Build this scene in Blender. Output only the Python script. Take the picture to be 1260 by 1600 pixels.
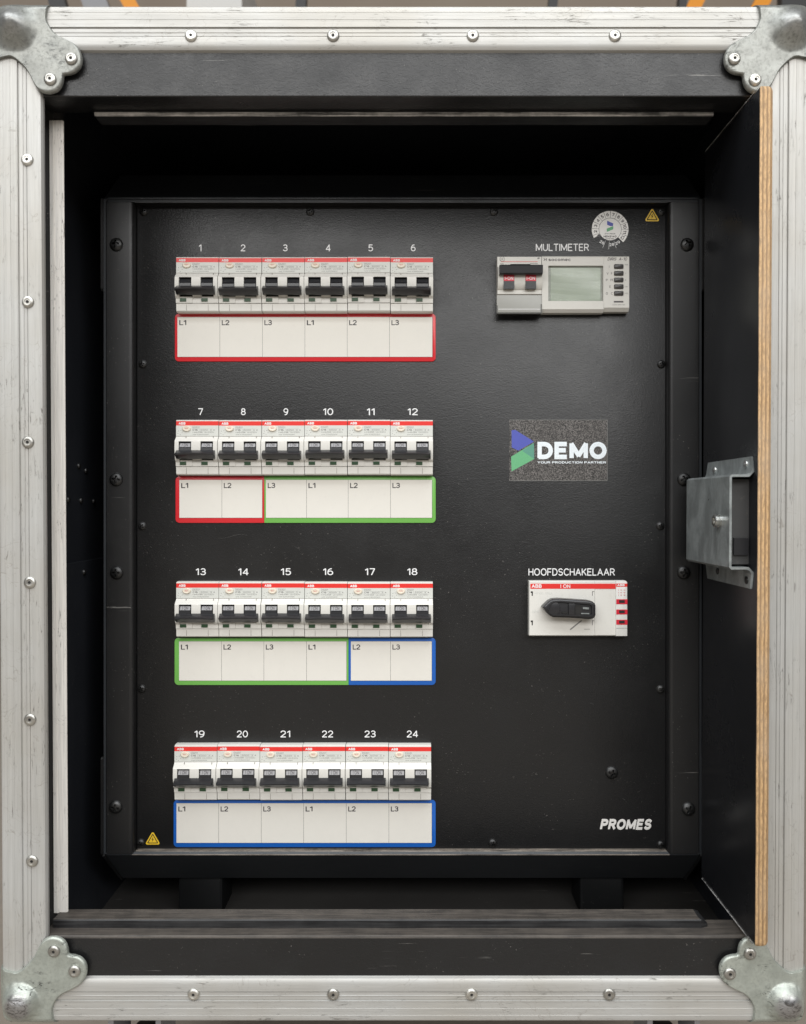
import bpy, bmesh, math, random
from mathutils import Vector, Matrix, noise as mnoise
random.seed(7)
S = bpy.context.scene
col = S.collection
for o in list(bpy.data.objects): bpy.data.objects.remove(o)

# ------------------------------------------------------------------ camera
F = 1330.0; CX = 642.0; CY = 809.0; D0 = 600.0      # focal length in photo pixels, axis point, distance to case front (mm)
H = 508.0                                            # height of the optical axis over the floor (mm)
cam = bpy.data.cameras.new('camera'); co = bpy.data.objects.new('camera', cam); col.objects.link(co)
co.location = (0, -D0/1000, H/1000); co.rotation_euler = (math.radians(90), 0, 0)
cam.sensor_fit = 'VERTICAL'; cam.sensor_height = 9.6; cam.sensor_width = 9.6*1260/1600
cam.lens = F/1600*9.6
cam.shift_x = -(CX-630)/1600; cam.shift_y = (CY-800)/1600
cam.clip_start = 0.02; cam.clip_end = 60
cam.dof.use_dof = True; cam.dof.focus_distance = 0.68; cam.dof.aperture_fstop = 2.8
S.camera = co

# ------------------------------------------------------------------ world and lamps
W_ = bpy.data.worlds.new('World'); S.world = W_; W_.use_nodes = True
bg = W_.node_tree.nodes['Background']; bg.inputs[0].default_value = (0.97, 0.98, 1.0, 1); bg.inputs[1].default_value = 0.10
def area(name, loc, target, sx, sy, power, color):
    l = bpy.data.lights.new(name, 'AREA'); l.shape = 'RECTANGLE'; l.size = sx; l.size_y = sy; l.energy = power; l.color = color
    o = bpy.data.objects.new(name, l); col.objects.link(o); o.location = loc
    o.rotation_euler = (Vector(target)-Vector(loc)).to_track_quat('-Z', 'Y').to_euler(); return o
area('ceiling_lamp', (0.3, -4.2, 2.75), (0, 0, 0.5), 10.5, 1.5, 275, (1.0, 0.99, 0.975))
area('ceiling_lamp', (-0.3, -1.5, 3.2), (0, 0.0, 0.4), 5.0, 1.6, 125, (0.95, 0.98, 1.0))
S.view_settings.view_transform = 'Standard'; S.view_settings.look = 'None'
S.view_settings.exposure = 0.0; S.view_settings.gamma = 1.0
S.render.engine = 'CYCLES'

# ------------------------------------------------------------------ helpers
def WP(px, py, D):                                   # photo pixel at distance D (mm) -> mm frame (x right, y back, z up from axis)
    return Vector(((px-CX)/F*D, D-D0, (CY-py)/F*D))
TILT = math.radians(0.8); RT = Matrix.Rotation(TILT, 3, 'X'); RTi = RT.inverted()
def CP(px, py, d):                                   # photo pixel on the plane y=d of the tilted case frame
    c = RTi @ Vector((0, -D0, 0)); v = RTi @ Vector(((px-CX)/F, 1, (CY-py)/F))
    t = (d-c.y)/v.y; return c+v*t

MATS = {}
class NT:
    def __init__(s, name):
        s.m = bpy.data.materials.new(name); s.m.use_nodes = True; s.t = s.m.node_tree; s.n = s.t.nodes; s.l = s.t.links
        s.b = s.n['Principled BSDF']; s.tc = s.n.new('ShaderNodeTexCoord')
        oi = s.n.new('ShaderNodeObjectInfo'); s.rand = oi.outputs['Random']
        mu = s.n.new('ShaderNodeMath'); mu.operation = 'MULTIPLY'; mu.inputs[1].default_value = 3.0; s.l.new(s.rand, mu.inputs[0])
        va = s.n.new('ShaderNodeVectorMath'); va.operation = 'ADD'; s.l.new(s.tc.outputs['Object'], va.inputs[0]); s.l.new(mu.outputs[0], va.inputs[1]); s.vec = va.outputs[0]
    def map(s, scale=(1, 1, 1), src='Object', loc=(0, 0, 0), rot=(0, 0, 0)):
        m = s.n.new('ShaderNodeMapping'); m.inputs['Scale'].default_value = scale; m.inputs['Location'].default_value = loc
        m.inputs['Rotation'].default_value = rot
        s.l.new(s.vec if src == 'Object' else s.tc.outputs['Object'], m.inputs[0]); return m.outputs[0]
    def noise(s, vec, scale, detail=3, rough=.5, dist=0):
        n = s.n.new('ShaderNodeTexNoise'); n.inputs['Scale'].default_value = scale; n.inputs['Detail'].default_value = detail
        n.inputs['Roughness'].default_value = rough; n.inputs['Distortion'].default_value = dist
        s.l.new(vec, n.inputs['Vector']); return n.outputs['Fac']
    def voro(s, vec, scale, feature='F1'):
        n = s.n.new('ShaderNodeTexVoronoi'); n.feature = feature; n.inputs['Scale'].default_value = scale
        s.l.new(vec, n.inputs['Vector']); return n.outputs['Distance']
    def ramp(s, fac, stops, interp='LINEAR'):
        r = s.n.new('ShaderNodeValToRGB'); e = r.color_ramp; e.interpolation = interp
        while len(e.elements) < len(stops): e.elements.new(.5)
        for i, (p, c) in enumerate(stops):
            e.elements[i].position = p
            e.elements[i].color = (c, c, c, 1) if isinstance(c, (int, float)) else (*c, 1)
        s.l.new(fac, r.inputs[0]); return r.outputs[0]
    def mix(s, fac, a, b, mode='MIX'):
        m = s.n.new('ShaderNodeMix'); m.data_type = 'RGBA'; m.blend_type = mode
        for k, v in ((0, fac), (6, a), (7, b)):
            if isinstance(v, (int, float)): m.inputs[k].default_value = v if k == 0 else (v, v, v, 1)
            elif isinstance(v, tuple): m.inputs[k].default_value = (*v, 1)
            else: s.l.new(v, m.inputs[k])
        return m.outputs[2]
    def math(s, op, a, b=0.0):
        m = s.n.new('ShaderNodeMath'); m.operation = op
        for k, v in ((0, a), (1, b)):
            if isinstance(v, (int, float)): m.inputs[k].default_value = v
            else: s.l.new(v, m.inputs[k])
        return m.outputs[0]
    def bump(s, h, strength=.3, dist=.001):
        b = s.n.new('ShaderNodeBump'); b.inputs['Strength'].default_value = strength; b.inputs['Distance'].default_value = dist
        s.l.new(h, b.inputs['Height']); s.l.new(b.outputs[0], s.b.inputs['Normal'])
    def set(s, **k):
        for a, v in k.items():
            a = {'color': 'Base Color', 'rough': 'Roughness', 'metal': 'Metallic', 'spec': 'Specular IOR Level', 'trans': 'Transmission Weight',
                 'ior': 'IOR', 'alpha': 'Alpha', 'coat': 'Coat Weight', 'emit': 'Emission Color', 'emits': 'Emission Strength'}[a]
            if isinstance(v, (int, float)): s.b.inputs[a].default_value = v
            elif isinstance(v, tuple): s.b.inputs[a].default_value = (*v, 1)
            else: s.l.new(v, s.b.inputs[a])
        return s.m

def mat_aluminium(name, axis, base=(.52, .52, .505), warm=(.46, .445, .41), seed=0, metal=.35):
    s = NT(name); a = [1, 1, 1]; a['xyz'.index(axis)] = .03
    a2 = list(a); a2['xyz'.index(axis)] = .012
    st = s.math('ADD', s.math('MULTIPLY', s.noise(s.map(tuple(a)), 900, 3, .6), .5), s.math('MULTIPLY', s.noise(s.map(tuple(a2)), 300, 3, .6), .5))                       # brushed streaks along the bar
    big = s.noise(s.map((1, 1, 1), loc=(seed, 0, seed)), 11, 4, .6)
    b = s.mix(s.ramp(big, [(.35, 0), (.65, 1)]), base, warm)
    c = s.mix(s.ramp(st, [(.38, .0), (.62, .42)]), b, (.33, .325, .31))
    # scuffs: short dark streaks gathered in patches
    sc = [1, 1, 1]; sc['xyz'.index(axis)] = .13
    scuff = s.noise(s.map(tuple(sc), loc=(seed*3, 1, 2)), 420, 5, .75, 1.6)
    patch = s.noise(s.map((1, 1, 1), loc=(2, seed, 5)), 38, 3, .6)
    f = s.math('MULTIPLY', s.ramp(scuff, [(.575, 0), (.65, 1)]), s.ramp(patch, [(.515, 0), (.60, 1)]))
    c = s.mix(s.math('MULTIPLY', f, .85), c, (.15, .14, .125))
    # thin curved scratches
    w = s.noise(s.map((1, 1, 1), loc=(seed, 4, 1)), 26, 2, .5, 3.5)
    line = s.ramp(s.math('ABSOLUTE', s.math('SUBTRACT', w, .5)), [(0, 1), (.005, 0)])
    pl = s.ramp(s.noise(s.map(loc=(9, seed, 3)), 20, 1), [(.51, 0), (.57, 1)])
    lf = s.math('MULTIPLY', line, pl)
    c = s.mix(s.math('MULTIPLY', lf, .55), c, (.25, .22, .19))
    r = s.math('ADD', s.math('MULTIPLY', st, .18), s.math('MULTIPLY', f, .25))
    s.bump(s.math('SUBTRACT', s.math('MULTIPLY', st, .25), s.math('ADD', f, lf)), .35, .0002)
    return s.set(color=c, metal=metal, rough=s.math('ADD', r, .38), spec=.2)

def mat_zinc(name, base, dark, light, scar, seed=0, worn=.3):
    s = NT(name)
    n1 = s.noise(s.map(loc=(seed, 0, 0)), 75, 5, .7); n2 = s.noise(s.map(loc=(0, seed, 4)), 420, 4, .7)
    c = s.mix(s.ramp(n1, [(.35, 0), (.7, 1)]), base, light)
    c = s.mix(s.ramp(n2, [(.48, 0), (.72, .75)]), c, dark)
    sv = s.map((.45, 1, 1.25), loc=(seed*2, 7, 1), rot=(0, .5, 0))
    sc = s.ramp(s.noise(sv, 260, 6, .8, 1.2), [(.53, 0), (.61, 1)])
    pt = s.ramp(s.noise(s.map(loc=(seed, seed, 1)), 40, 2), [(.53, 0), (.60, 1)])
    f = s.math('MULTIPLY', sc, pt)
    c = s.mix(s.math('MULTIPLY', f, scar), c, (.06, .06, .055))
    s.bump(s.math('SUBTRACT', s.math('MULTIPLY', n2, .5), f), .35, .0003)
    sp = s.n.new('ShaderNodeSeparateXYZ'); s.l.new(s.tc.outputs['Object'], sp.inputs[0])
    dx = s.math('SUBTRACT', s.math('ABSOLUTE', sp.outputs[0]), .0155); dz = s.math('SUBTRACT', s.math('ABSOLUTE', sp.outputs[2]), .0160)
    d = s.math('SQRT', s.math('ADD', s.math('MULTIPLY', dx, dx), s.math('MULTIPLY', dz, dz)))
    d = s.math('ADD', d, s.math('MULTIPLY', s.math('SUBTRACT', n2, .5), .009))
    wear = s.math('MULTIPLY', s.ramp(s.math('MULTIPLY', d, 50), [(.32, 1), (.52, 0)]), worn)      # polish and scars where the ball rubs
    c = s.mix(wear, c, (.42, .42, .43))
    sv2 = s.ramp(s.noise(s.map((.6, 1, 1.3), loc=(1, seed, 3)), 210, 6, .8, 1.5), [(.50, 0), (.58, 1)])
    c = s.mix(s.math('MULTIPLY', s.math('MULTIPLY', sv2, wear), .8), c, (.10, .095, .09))
    return s.set(color=c, metal=s.math('ADD', .50, s.math('MULTIPLY', wear, .4)), rough=s.math('SUBTRACT', s.math('ADD', s.math('MULTIPLY', n1, .3), .24), s.math('MULTIPLY', wear, .08)))

def mat_black(name, base=.022, rough=.42, bump='leather', dust=.5, tint=(1, 1, 1.04), dustcol=(.30, .28, .26)):
    s = NT(name)
    big = s.noise(s.map(), 9, 3); cl = tuple(base*t for t in tint)
    c = s.mix(s.ramp(big, [(.3, 0), (.7, 1)]), cl, tuple(v*1.35 for v in cl))
    sp = s.noise(s.map(), 700, 2, .6)                               # lint and dust specks
    reg = s.noise(s.map(loc=(5, 2, 8)), 24, 2)
    f = s.math('MULTIPLY', s.ramp(sp, [(.705, 0), (.75, 1)]), s.ramp(reg, [(.42, 0), (.6, 1)]))
    c = s.mix(s.math('MULTIPLY', f, dust), c, dustcol)
    if bump == 'leather':
        v = s.noise(s.map((.8, 1, 2.0)), 300, 4, .62, 1.2); w = s.voro(s.map((1, 1, 1.8)), 620)
        s.bump(s.math('ADD', v, s.math('MULTIPLY', w, .35)), .42, .00028)
    elif bump == 'laminate':
        v = s.noise(s.map((.75, 1, 1), rot=(0, .6, 0)), 480, 4, .6, 1.0); s.bump(v, .65, .0004)
    elif bump == 'fine':
        v = s.noise(s.map(), 1500, 2, .5); s.bump(v, .25, .0001)
    if bump in ('laminate', 'fine'):                                  # rubbed horizontal scratches
        ln = s.noise(s.map((.035, 1, 1), loc=(1, 3, 2)), 330, 4, .7, .3); lp = s.noise(s.map((.5, 1, 1.6), loc=(7, 3, 1)), 26, 2)
        c = s.mix(s.math('MULTIPLY', s.math('MULTIPLY', s.ramp(ln, [(.66, 0), (.70, 1)]), s.ramp(lp, [(.54, 0), (.62, 1)])), dust*.7), c, (.34, .33, .31))
    return s.set(color=c, rough=s.math('ADD', s.math('MULTIPLY', s.noise(s.map(loc=(4, 4, 4)), 22 if bump != 'laminate' else 40, 4, .65), .26 if bump != 'laminate' else .50), rough-(.13 if bump != 'laminate' else .24)))

def mat_worn(name, base, wear, axis='x', amt=.6, rough=.55):
    s = NT(name); a = [1, 1, 1]; a['xyz'.index(axis)] = .04
    st = s.noise(s.map(tuple(a)), 620, 4, .6, .3); b = s.noise(s.map(), 45, 4, .7)
    f = s.math('MULTIPLY', s.ramp(s.math('ADD', s.math('MULTIPLY', st, .6), s.math('MULTIPLY', b, .4)), [(.40, 0), (.62, 1)]), amt)
    s.bump(st, .4, .0004)
    return s.set(color=s.mix(f, base, wear), rough=rough)

def mat_ply(name, x0, x1):                                           # the layered edge of the board: seven veneers across x
    s = NT(name)
    sep = s.n.new('ShaderNodeSeparateXYZ'); s.l.new(s.tc.outputs['Object'], sep.inputs[0])
    wob = s.noise(s.map((1, 1, .22)), 120, 4, .65)
    x = s.math('ADD', sep.outputs[0], s.math('MULTIPLY', s.math('SUBTRACT', wob, .5), .0019))
    t = s.math('DIVIDE', s.math('SUBTRACT', x, x0/1000), (x1-x0)/1000)
    la, da, mi = (.60, .385, .19), (.22, .13, .06), (.44, .275, .135)
    c = s.ramp(t, [(0, (.12, .08, .05)), (.05, la), (.17, la), (.20, da), (.31, mi), (.345, la), (.46, la), (.49, da), (.60, mi), (.64, la), (.75, la), (.78, da), (.88, mi), (.92, la), (.99, (.25, .16, .09))])
    g = s.noise(s.map((1, 1, .22)), 900, 4, .75); g2 = s.noise(s.map((1, 1, .5)), 60, 3)
    c = s.mix(s.ramp(g, [(.42, 0), (.66, .75)]), c, (.22, .14, .075))
    c = s.mix(s.ramp(g2, [(.45, 0), (.75, .35)]), c, (.45, .36, .27))
    s.bump(g, .5, .0004)
    return s.set(color=c, rough=.68)

def mat_plastic(name, c1, rough=.38, var=.10, dirt=.15, dirtcol=(.35, .29, .22), spec=.5):
    s = NT(name)
    n = s.noise(s.map(), 90, 4, .6); d = s.noise(s.map(loc=(3, 1, 4)), 300, 4, .75)
    c = s.mix(s.ramp(n, [(.3, 0), (.75, var*2)]), c1, tuple(v*.82 for v in c1))
    c = s.mix(s.math('MULTIPLY', s.ramp(d, [(.58, 0), (.74, 1)]), dirt), c, dirtcol)
    s.bump(s.noise(s.map(), 2600, 2), .08, .0001)
    return s.set(color=c, rough=rough, spec=spec)

def mat_ink(name, c, rough=.5, metal=0):
    s = NT(name); n = s.noise(s.map(), 2400, 2)
    return s.set(color=s.mix(s.ramp(n, [(.35, 0), (.8, .3)]), c, tuple(v*.6 for v in c)), rough=rough, metal=metal)

def mat_steel(name, base=(.40, .42, .41), rough=.32, metal=.95):
    s = NT(name)
    n = s.noise(s.map((1, 1, .6)), 60, 5, .65, 1.2); m = s.noise(s.map(loc=(2, 2, 1)), 330, 4, .7)
    c = s.mix(s.ramp(n, [(.40, 0), (.62, 1)]), base, tuple(min(.9, v*1.75) for v in base))
    c = s.mix(s.ramp(m, [(.5, 0), (.75, .4)]), c, tuple(v*.55 for v in base))
    s.bump(m, .15, .0002)
    c = s.mix(s.math('MULTIPLY', s.rand, .5), c, tuple(v*.55 for v in base))
    return s.set(color=c, metal=metal, rough=s.math('ADD', s.math('MULTIPLY', n, .25), rough-.1))

def mat_film(name):                                                  # half clear sticker film with a printed speckle
    s = NT(name); v = s.noise(s.map(), 1150, 2, .8); b = s.noise(s.map(), 60, 2)
    c = s.ramp(v, [(.44, (.010, .009, .009)), (.62, (.20, .185, .175))])
    return s.set(color=s.mix(s.ramp(b, [(.3, 0), (.7, .35)]), c, (.06, .055, .05)), rough=.45)

def mat_white_speck(name, c=(.80, .86, .90)):
    s = NT(name); v = s.noise(s.map(), 1700, 2, .8)
    return s.set(color=s.mix(s.ramp(v, [(.48, 0), (.68, .5)]), c, tuple(x*.45 for x in c)), rough=.45)

def mat_wall():
    s = NT('painted wall'); n = s.noise(s.map(), 3, 4)
    return s.set(color=s.mix(n, (.42, .34, .27), (.52, .44, .36)), rough=.8)
def mat_concrete():
    s = NT('concrete'); n = s.noise(s.map(), 2.5, 5, .65); m = s.noise(s.map(), 60, 4, .7)
    c = s.mix(n, (.28, .24, .195), (.39, .34, .28)); c = s.mix(s.ramp(m, [(.4, 0), (.8, .5)]), c, (.24, .21, .18))
    s.bump(m, .3, .002); return s.set(color=c, rough=.6)

M = dict(
    alu_x=mat_aluminium('aluminium_x', 'x', seed=1), alu_z=mat_aluminium('aluminium_z', 'z', seed=4),
    strip=mat_aluminium('aluminium_strip', 'z', base=(.95, .92, .87), warm=(.90, .86, .80), seed=8, metal=.0),
    zinc_top=mat_zinc('zinc_top', (.20, .205, .19), (.12, .12, .112), (.33, .335, .31), .55, 1),
    zinc_bottom=mat_zinc('zinc_bottom', (.35, .375, .34), (.29, .31, .28), (.47, .50, .45), .95, 5, 1.0),
    rivet=mat_steel('rivet metal', (.46, .45, .42), .38), hole=mat_ink('dark hole', (.012, .011, .01), .7),
    laminate=mat_black('black laminate', .009, .36, 'laminate', .7),
    inner=mat_black('black board', .014, .45, 'fine', .5, (.9, 1, 1.25)), floorboard=mat_black('dusty black board', .030, .6, 'fine', .9, (1.05, 1, .95)),
    sill=mat_worn('worn sill', (.042, .037, .033), (.13, .112, .096), 'x', .7),
    sill_front=mat_worn('scuffed batten', (.006, .006, .007), (.10, .10, .10), 'x', .25, .5),
    batten_edge=mat_worn('scraped edge', (.10, .10, .10), (.80, .78, .76), 'x', 1.0, .35),
    doorface=mat_black('black door face', .010, .30, 'fine', .35, (.95, 1, 1.15)),
    steel=mat_steel('galvanised steel', (.36, .39, .39), .30, .55), bolt=mat_steel('bolt steel', (.60, .59, .54), .25),
    panel=mat_black('leather grained black panel', .008, .36, 'leather', .45),
    coat=mat_black('powder coat', .008, .40, 'fine', .55), coat2=mat_black('powder coat housing', .026, .42, 'fine', .6, (.9, 1, 1.12)),
    lip=mat_worn('worn lip', (.05, .045, .04), (.38, .33, .28), 'x', .9),
    screw=mat_steel('blackened screw', (.055, .055, .055), .42),
    rubber=mat_black('rubber', .004, .6, 'fine', .5, (.9, 1, 1.1)),
    white=mat_plastic('breaker plastic', (.70, .685, .64), .36), plate=mat_plastic('breaker nameplate', (.62, .63, .59), .34, dirt=.05),
    cream=mat_plastic('test button cream', (.76, .68, .56), .32), red=mat_plastic('red print', (.72, .035, .028), .33, .05, .08, (.5, .2, .18)),
    black=mat_plastic('black plastic', (.021, .021, .023), .30, .1, .06, (.10, .10, .10)),
    rotor_shaded=mat_plastic('dark rotor, shaded', (.012, .012, .014), .4), rotor=mat_plastic('rotor label', (.26, .255, .26), .30), green=mat_plastic('green flag', (.018, .06, .022), .4),
    seam=mat_ink('seam', (.16, .14, .12), .7), ink=mat_ink('grey ink', (.20, .20, .19)), inkd=mat_ink('dark ink', (.06, .05, .055)),
    whiteink=mat_ink('white ink', (.80, .80, .80)), label=mat_plastic('label card', (.70, .675, .62), .55, .08, .12, (.45, .42, .40), .22),
    sred=mat_plastic('strip red', (.62, .022, .030), .30, .04, .05), sgreen=mat_plastic('strip green', (.16, .44, .085), .34, .04, .05),
    sblue=mat_plastic('strip blue', (.010, .11, .46), .32, .04, .05), scorner=mat_ink('strip edge', (.10, .10, .10)),
    meter=mat_plastic('meter plastic', (.62, .605, .56), .40), display=mat_plastic('display', (.34, .39, .31), .25, .3, .3, (.42, .44, .30)),
    bezel=mat_ink('bezel', (.22, .23, .20), .4), button=mat_plastic('meter button', (.055, .052, .05), .35),
    cover=mat_plastic('smoked cover', (.36, .36, .335), .42, .1, .1), clear=mat_ink('clear edge', (.14, .14, .13), .2),
    yellow=mat_ink('yellow', (.80, .52, .03), .4), blue=mat_white_speck('logo blue', (.075, .095, .42)), gr2=mat_white_speck('logo green', (.13, .42, .20)),
    teal=mat_white_speck('logo teal', (.10, .30, .22)), film=mat_film('sticker film'), speck=mat_white_speck('sticker white'),
    lint=mat_ink('lint', (.16, .155, .15)), inkt=mat_ink('text ink', (.022, .018, .022)), silver=mat_ink('silver ink', (.74, .72, .69)), paper=mat_plastic('sticker paper', (.80, .79, .76), .4, .1, .25),
    orange=mat_plastic('orange paint', (.80, .30, .02), .45), grey=mat_plastic('grey paint', (.30, .30, .31), .5),
    carton=mat_plastic('white carton', (.70, .69, .66), .6), sheet=mat_plastic('blue sheet', (.30, .45, .75), .5),
    redpr=mat_plastic('bright red print', (.60, .018, .04), .33, .05, .03), wall=mat_wall(), concrete=mat_concrete(),
    dark=mat_plastic('dark steel', (.05, .05, .05), .5))
M['rubber'].node_tree.nodes['Principled BSDF'].inputs['Specular IOR Level'].default_value = .22
M['ply'] = mat_ply('plywood edge', 236.4, 246.0)

def offset_poly(P, d):                                               # inset a closed polygon (any winding) by d
    n = len(P); A = sum(P[i][0]*P[(i+1) % n][1]-P[(i+1) % n][0]*P[i][1] for i in range(n)); sg = 1 if A > 0 else -1
    out = []
    for i in range(n):
        p0, p1, p2 = P[i-1], P[i], P[(i+1) % n]
        a = Vector((p1[0]-p0[0], p1[1]-p0[1])); b = Vector((p2[0]-p1[0], p2[1]-p1[1]))
        if a.length < 1e-9 or b.length < 1e-9: out.append(p1); continue
        a.normalize(); b.normalize(); na = Vector((-a.y, a.x))*sg; nb = Vector((-b.y, b.x))*sg; m = na+nb
        if m.length < 1e-6: m = na
        m.normalize(); k = d/max(.35, m.dot(na)); out.append((p1[0]+m.x*k, p1[1]+m.y*k))
    return out
def rrect(x0, x1, z0, z1, r, n=4, corners=(1, 1, 1, 1)):             # corners: bottom-left, bottom-right, top-right, top-left
    P = []
    for k, (cx, cz, a0) in enumerate(((x0, z0, 180), (x1, z0, 270), (x1, z1, 0), (x0, z1, 90))):
        if not corners[k]: P.append((cx, cz)); continue
        ox = cx+r if k in (0, 3) else cx-r; oz = cz+r if k in (0, 1) else cz-r
        for i in range(n+1):
            a = math.radians(a0+90*i/n); P.append((ox+r*math.cos(a), oz+r*math.sin(a)))
    return P

class MB:
    def __init__(s): s.v = []; s.f = []; s.mi = []; s.mats = []
    def m(s, mat):
        if mat not in s.mats: s.mats.append(mat)
        return s.mats.index(mat)
    def add(s, V, Fs, mat):
        b = len(s.v); s.v += [tuple(v) for v in V]; k = s.m(mat)
        for f in Fs: s.f.append([b+i for i in f]); s.mi.append(k)
    def box(s, x0, x1, y0, y1, z0, z1, mat):
        V = [(x, y, z) for x in (x0, x1) for y in (y0, y1) for z in (z0, z1)]
        s.add(V, [(0, 1, 3, 2), (4, 6, 7, 5), (0, 4, 5, 1), (2, 3, 7, 6), (0, 2, 6, 4), (1, 5, 7, 3)], mat)
    def prism_x(s, P, x0, x1, mat):                                  # P = [(y,z)]
        n = len(P); V = [(x0, y, z) for y, z in P]+[(x1, y, z) for y, z in P]
        s.add(V, [tuple(range(n)), tuple(range(2*n-1, n-1, -1))]+[(i, (i+1) % n, n+(i+1) % n, n+i) for i in range(n)], mat)
    def prism_z(s, P, z0, z1, mat):                                  # P = [(x,y)]
        n = len(P); V = [(x, y, z0) for x, y in P]+[(x, y, z1) for x, y in P]
        s.add(V, [tuple(range(n)), tuple(range(2*n-1, n-1, -1))]+[(i, (i+1) % n, n+(i+1) % n, n+i) for i in range(n)], mat)
    def plate(s, P, yf, yb, mat, bevel=0, steps=2):                  # P = [(x,z)], front face at yf (towards camera), back at yb
        n = len(P); rings = []
        rings.append([(x, yb, z) for x, z in P])
        if bevel:
            for k in range(steps+1):
                a = math.pi/2*k/steps; Q = offset_poly(P, bevel*(1-math.cos(a))); rings.append([(x, yf+bevel*(1-math.sin(a)), z) for x, z in Q])
        else: rings.append([(x, yf, z) for x, z in P])
        V = [v for r in rings for v in r]; Fs = [tuple(range(n)), tuple(range(len(V)-n, len(V)))]
        for r in range(len(rings)-1):
            for i in range(n): Fs.append((r*n+i, r*n+(i+1) % n, (r+1)*n+(i+1) % n, (r+1)*n+i))
        s.add(V, Fs, mat)
    def rbox(s, x0, x1, z0, z1, yf, yb, mat, r=.6, bevel=.4, n=3, corners=(1, 1, 1, 1)):
        s.plate(rrect(x0, x1, z0, z1, r, n, corners), yf, yb, mat, bevel)
    def lathe(s, prof, mat, cx=0, cz=0, n=20, rx=1, rz=1, y=0):       # prof = [(r, y)] round the y axis
        V = []; Fs = []; rows = len(prof)
        for r, yy in prof:
            for i in range(n):
                a = 2*math.pi*i/n; V.append((cx+r*rx*math.cos(a), y+yy, cz+r*rz*math.sin(a)))
        for k in range(rows-1):
            for i in range(n): Fs.append((k*n+i, k*n+(i+1) % n, (k+1)*n+(i+1) % n, (k+1)*n+i))
        Fs.append(tuple(range(n))); Fs.append(tuple(range((rows-1)*n, rows*n)))
        s.add(V, Fs, mat)
    def text(s, txt, x0, z0, w, h, y, mat, bold=0.0, shear=0.0, d=.03):   # text fitted to a box, lying flat at y
        V, Fs = text_geo(txt, bold, shear)
        if not V: return
        ax = min(v[0] for v in V); bx = max(v[0] for v in V); az = min(v[1] for v in V); bz = max(v[1] for v in V)
        sz = h/(bz-az); sx = w/(bx-ax) if w else sz
        s.add([(x0+(v[0]-ax)*sx, y-v[2]*min(.06, .05*h), z0+(v[1]-az)*sz) for v in V], Fs, mat)
    def build(s, name, parent=None, loc=(0, 0, 0), smooth=35, rot=None, bev=0):
        me = bpy.data.meshes.new(name); me.from_pydata([(x/1000, y/1000, z/1000) for x, y, z in s.v], [], s.f)
        for k in s.mats: me.materials.append(M[k])
        for p, k in zip(me.polygons, s.mi): p.material_index = k
        bm = bmesh.new(); bm.from_mesh(me); bmesh.ops.recalc_face_normals(bm, faces=bm.faces)
        bm.to_mesh(me); bm.free()
        if smooth:
            me.shade_smooth(); me.set_sharp_from_angle(angle=math.radians(smooth))
        o = bpy.data.objects.new(name, me); place(o, parent, loc, rot); return o
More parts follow.
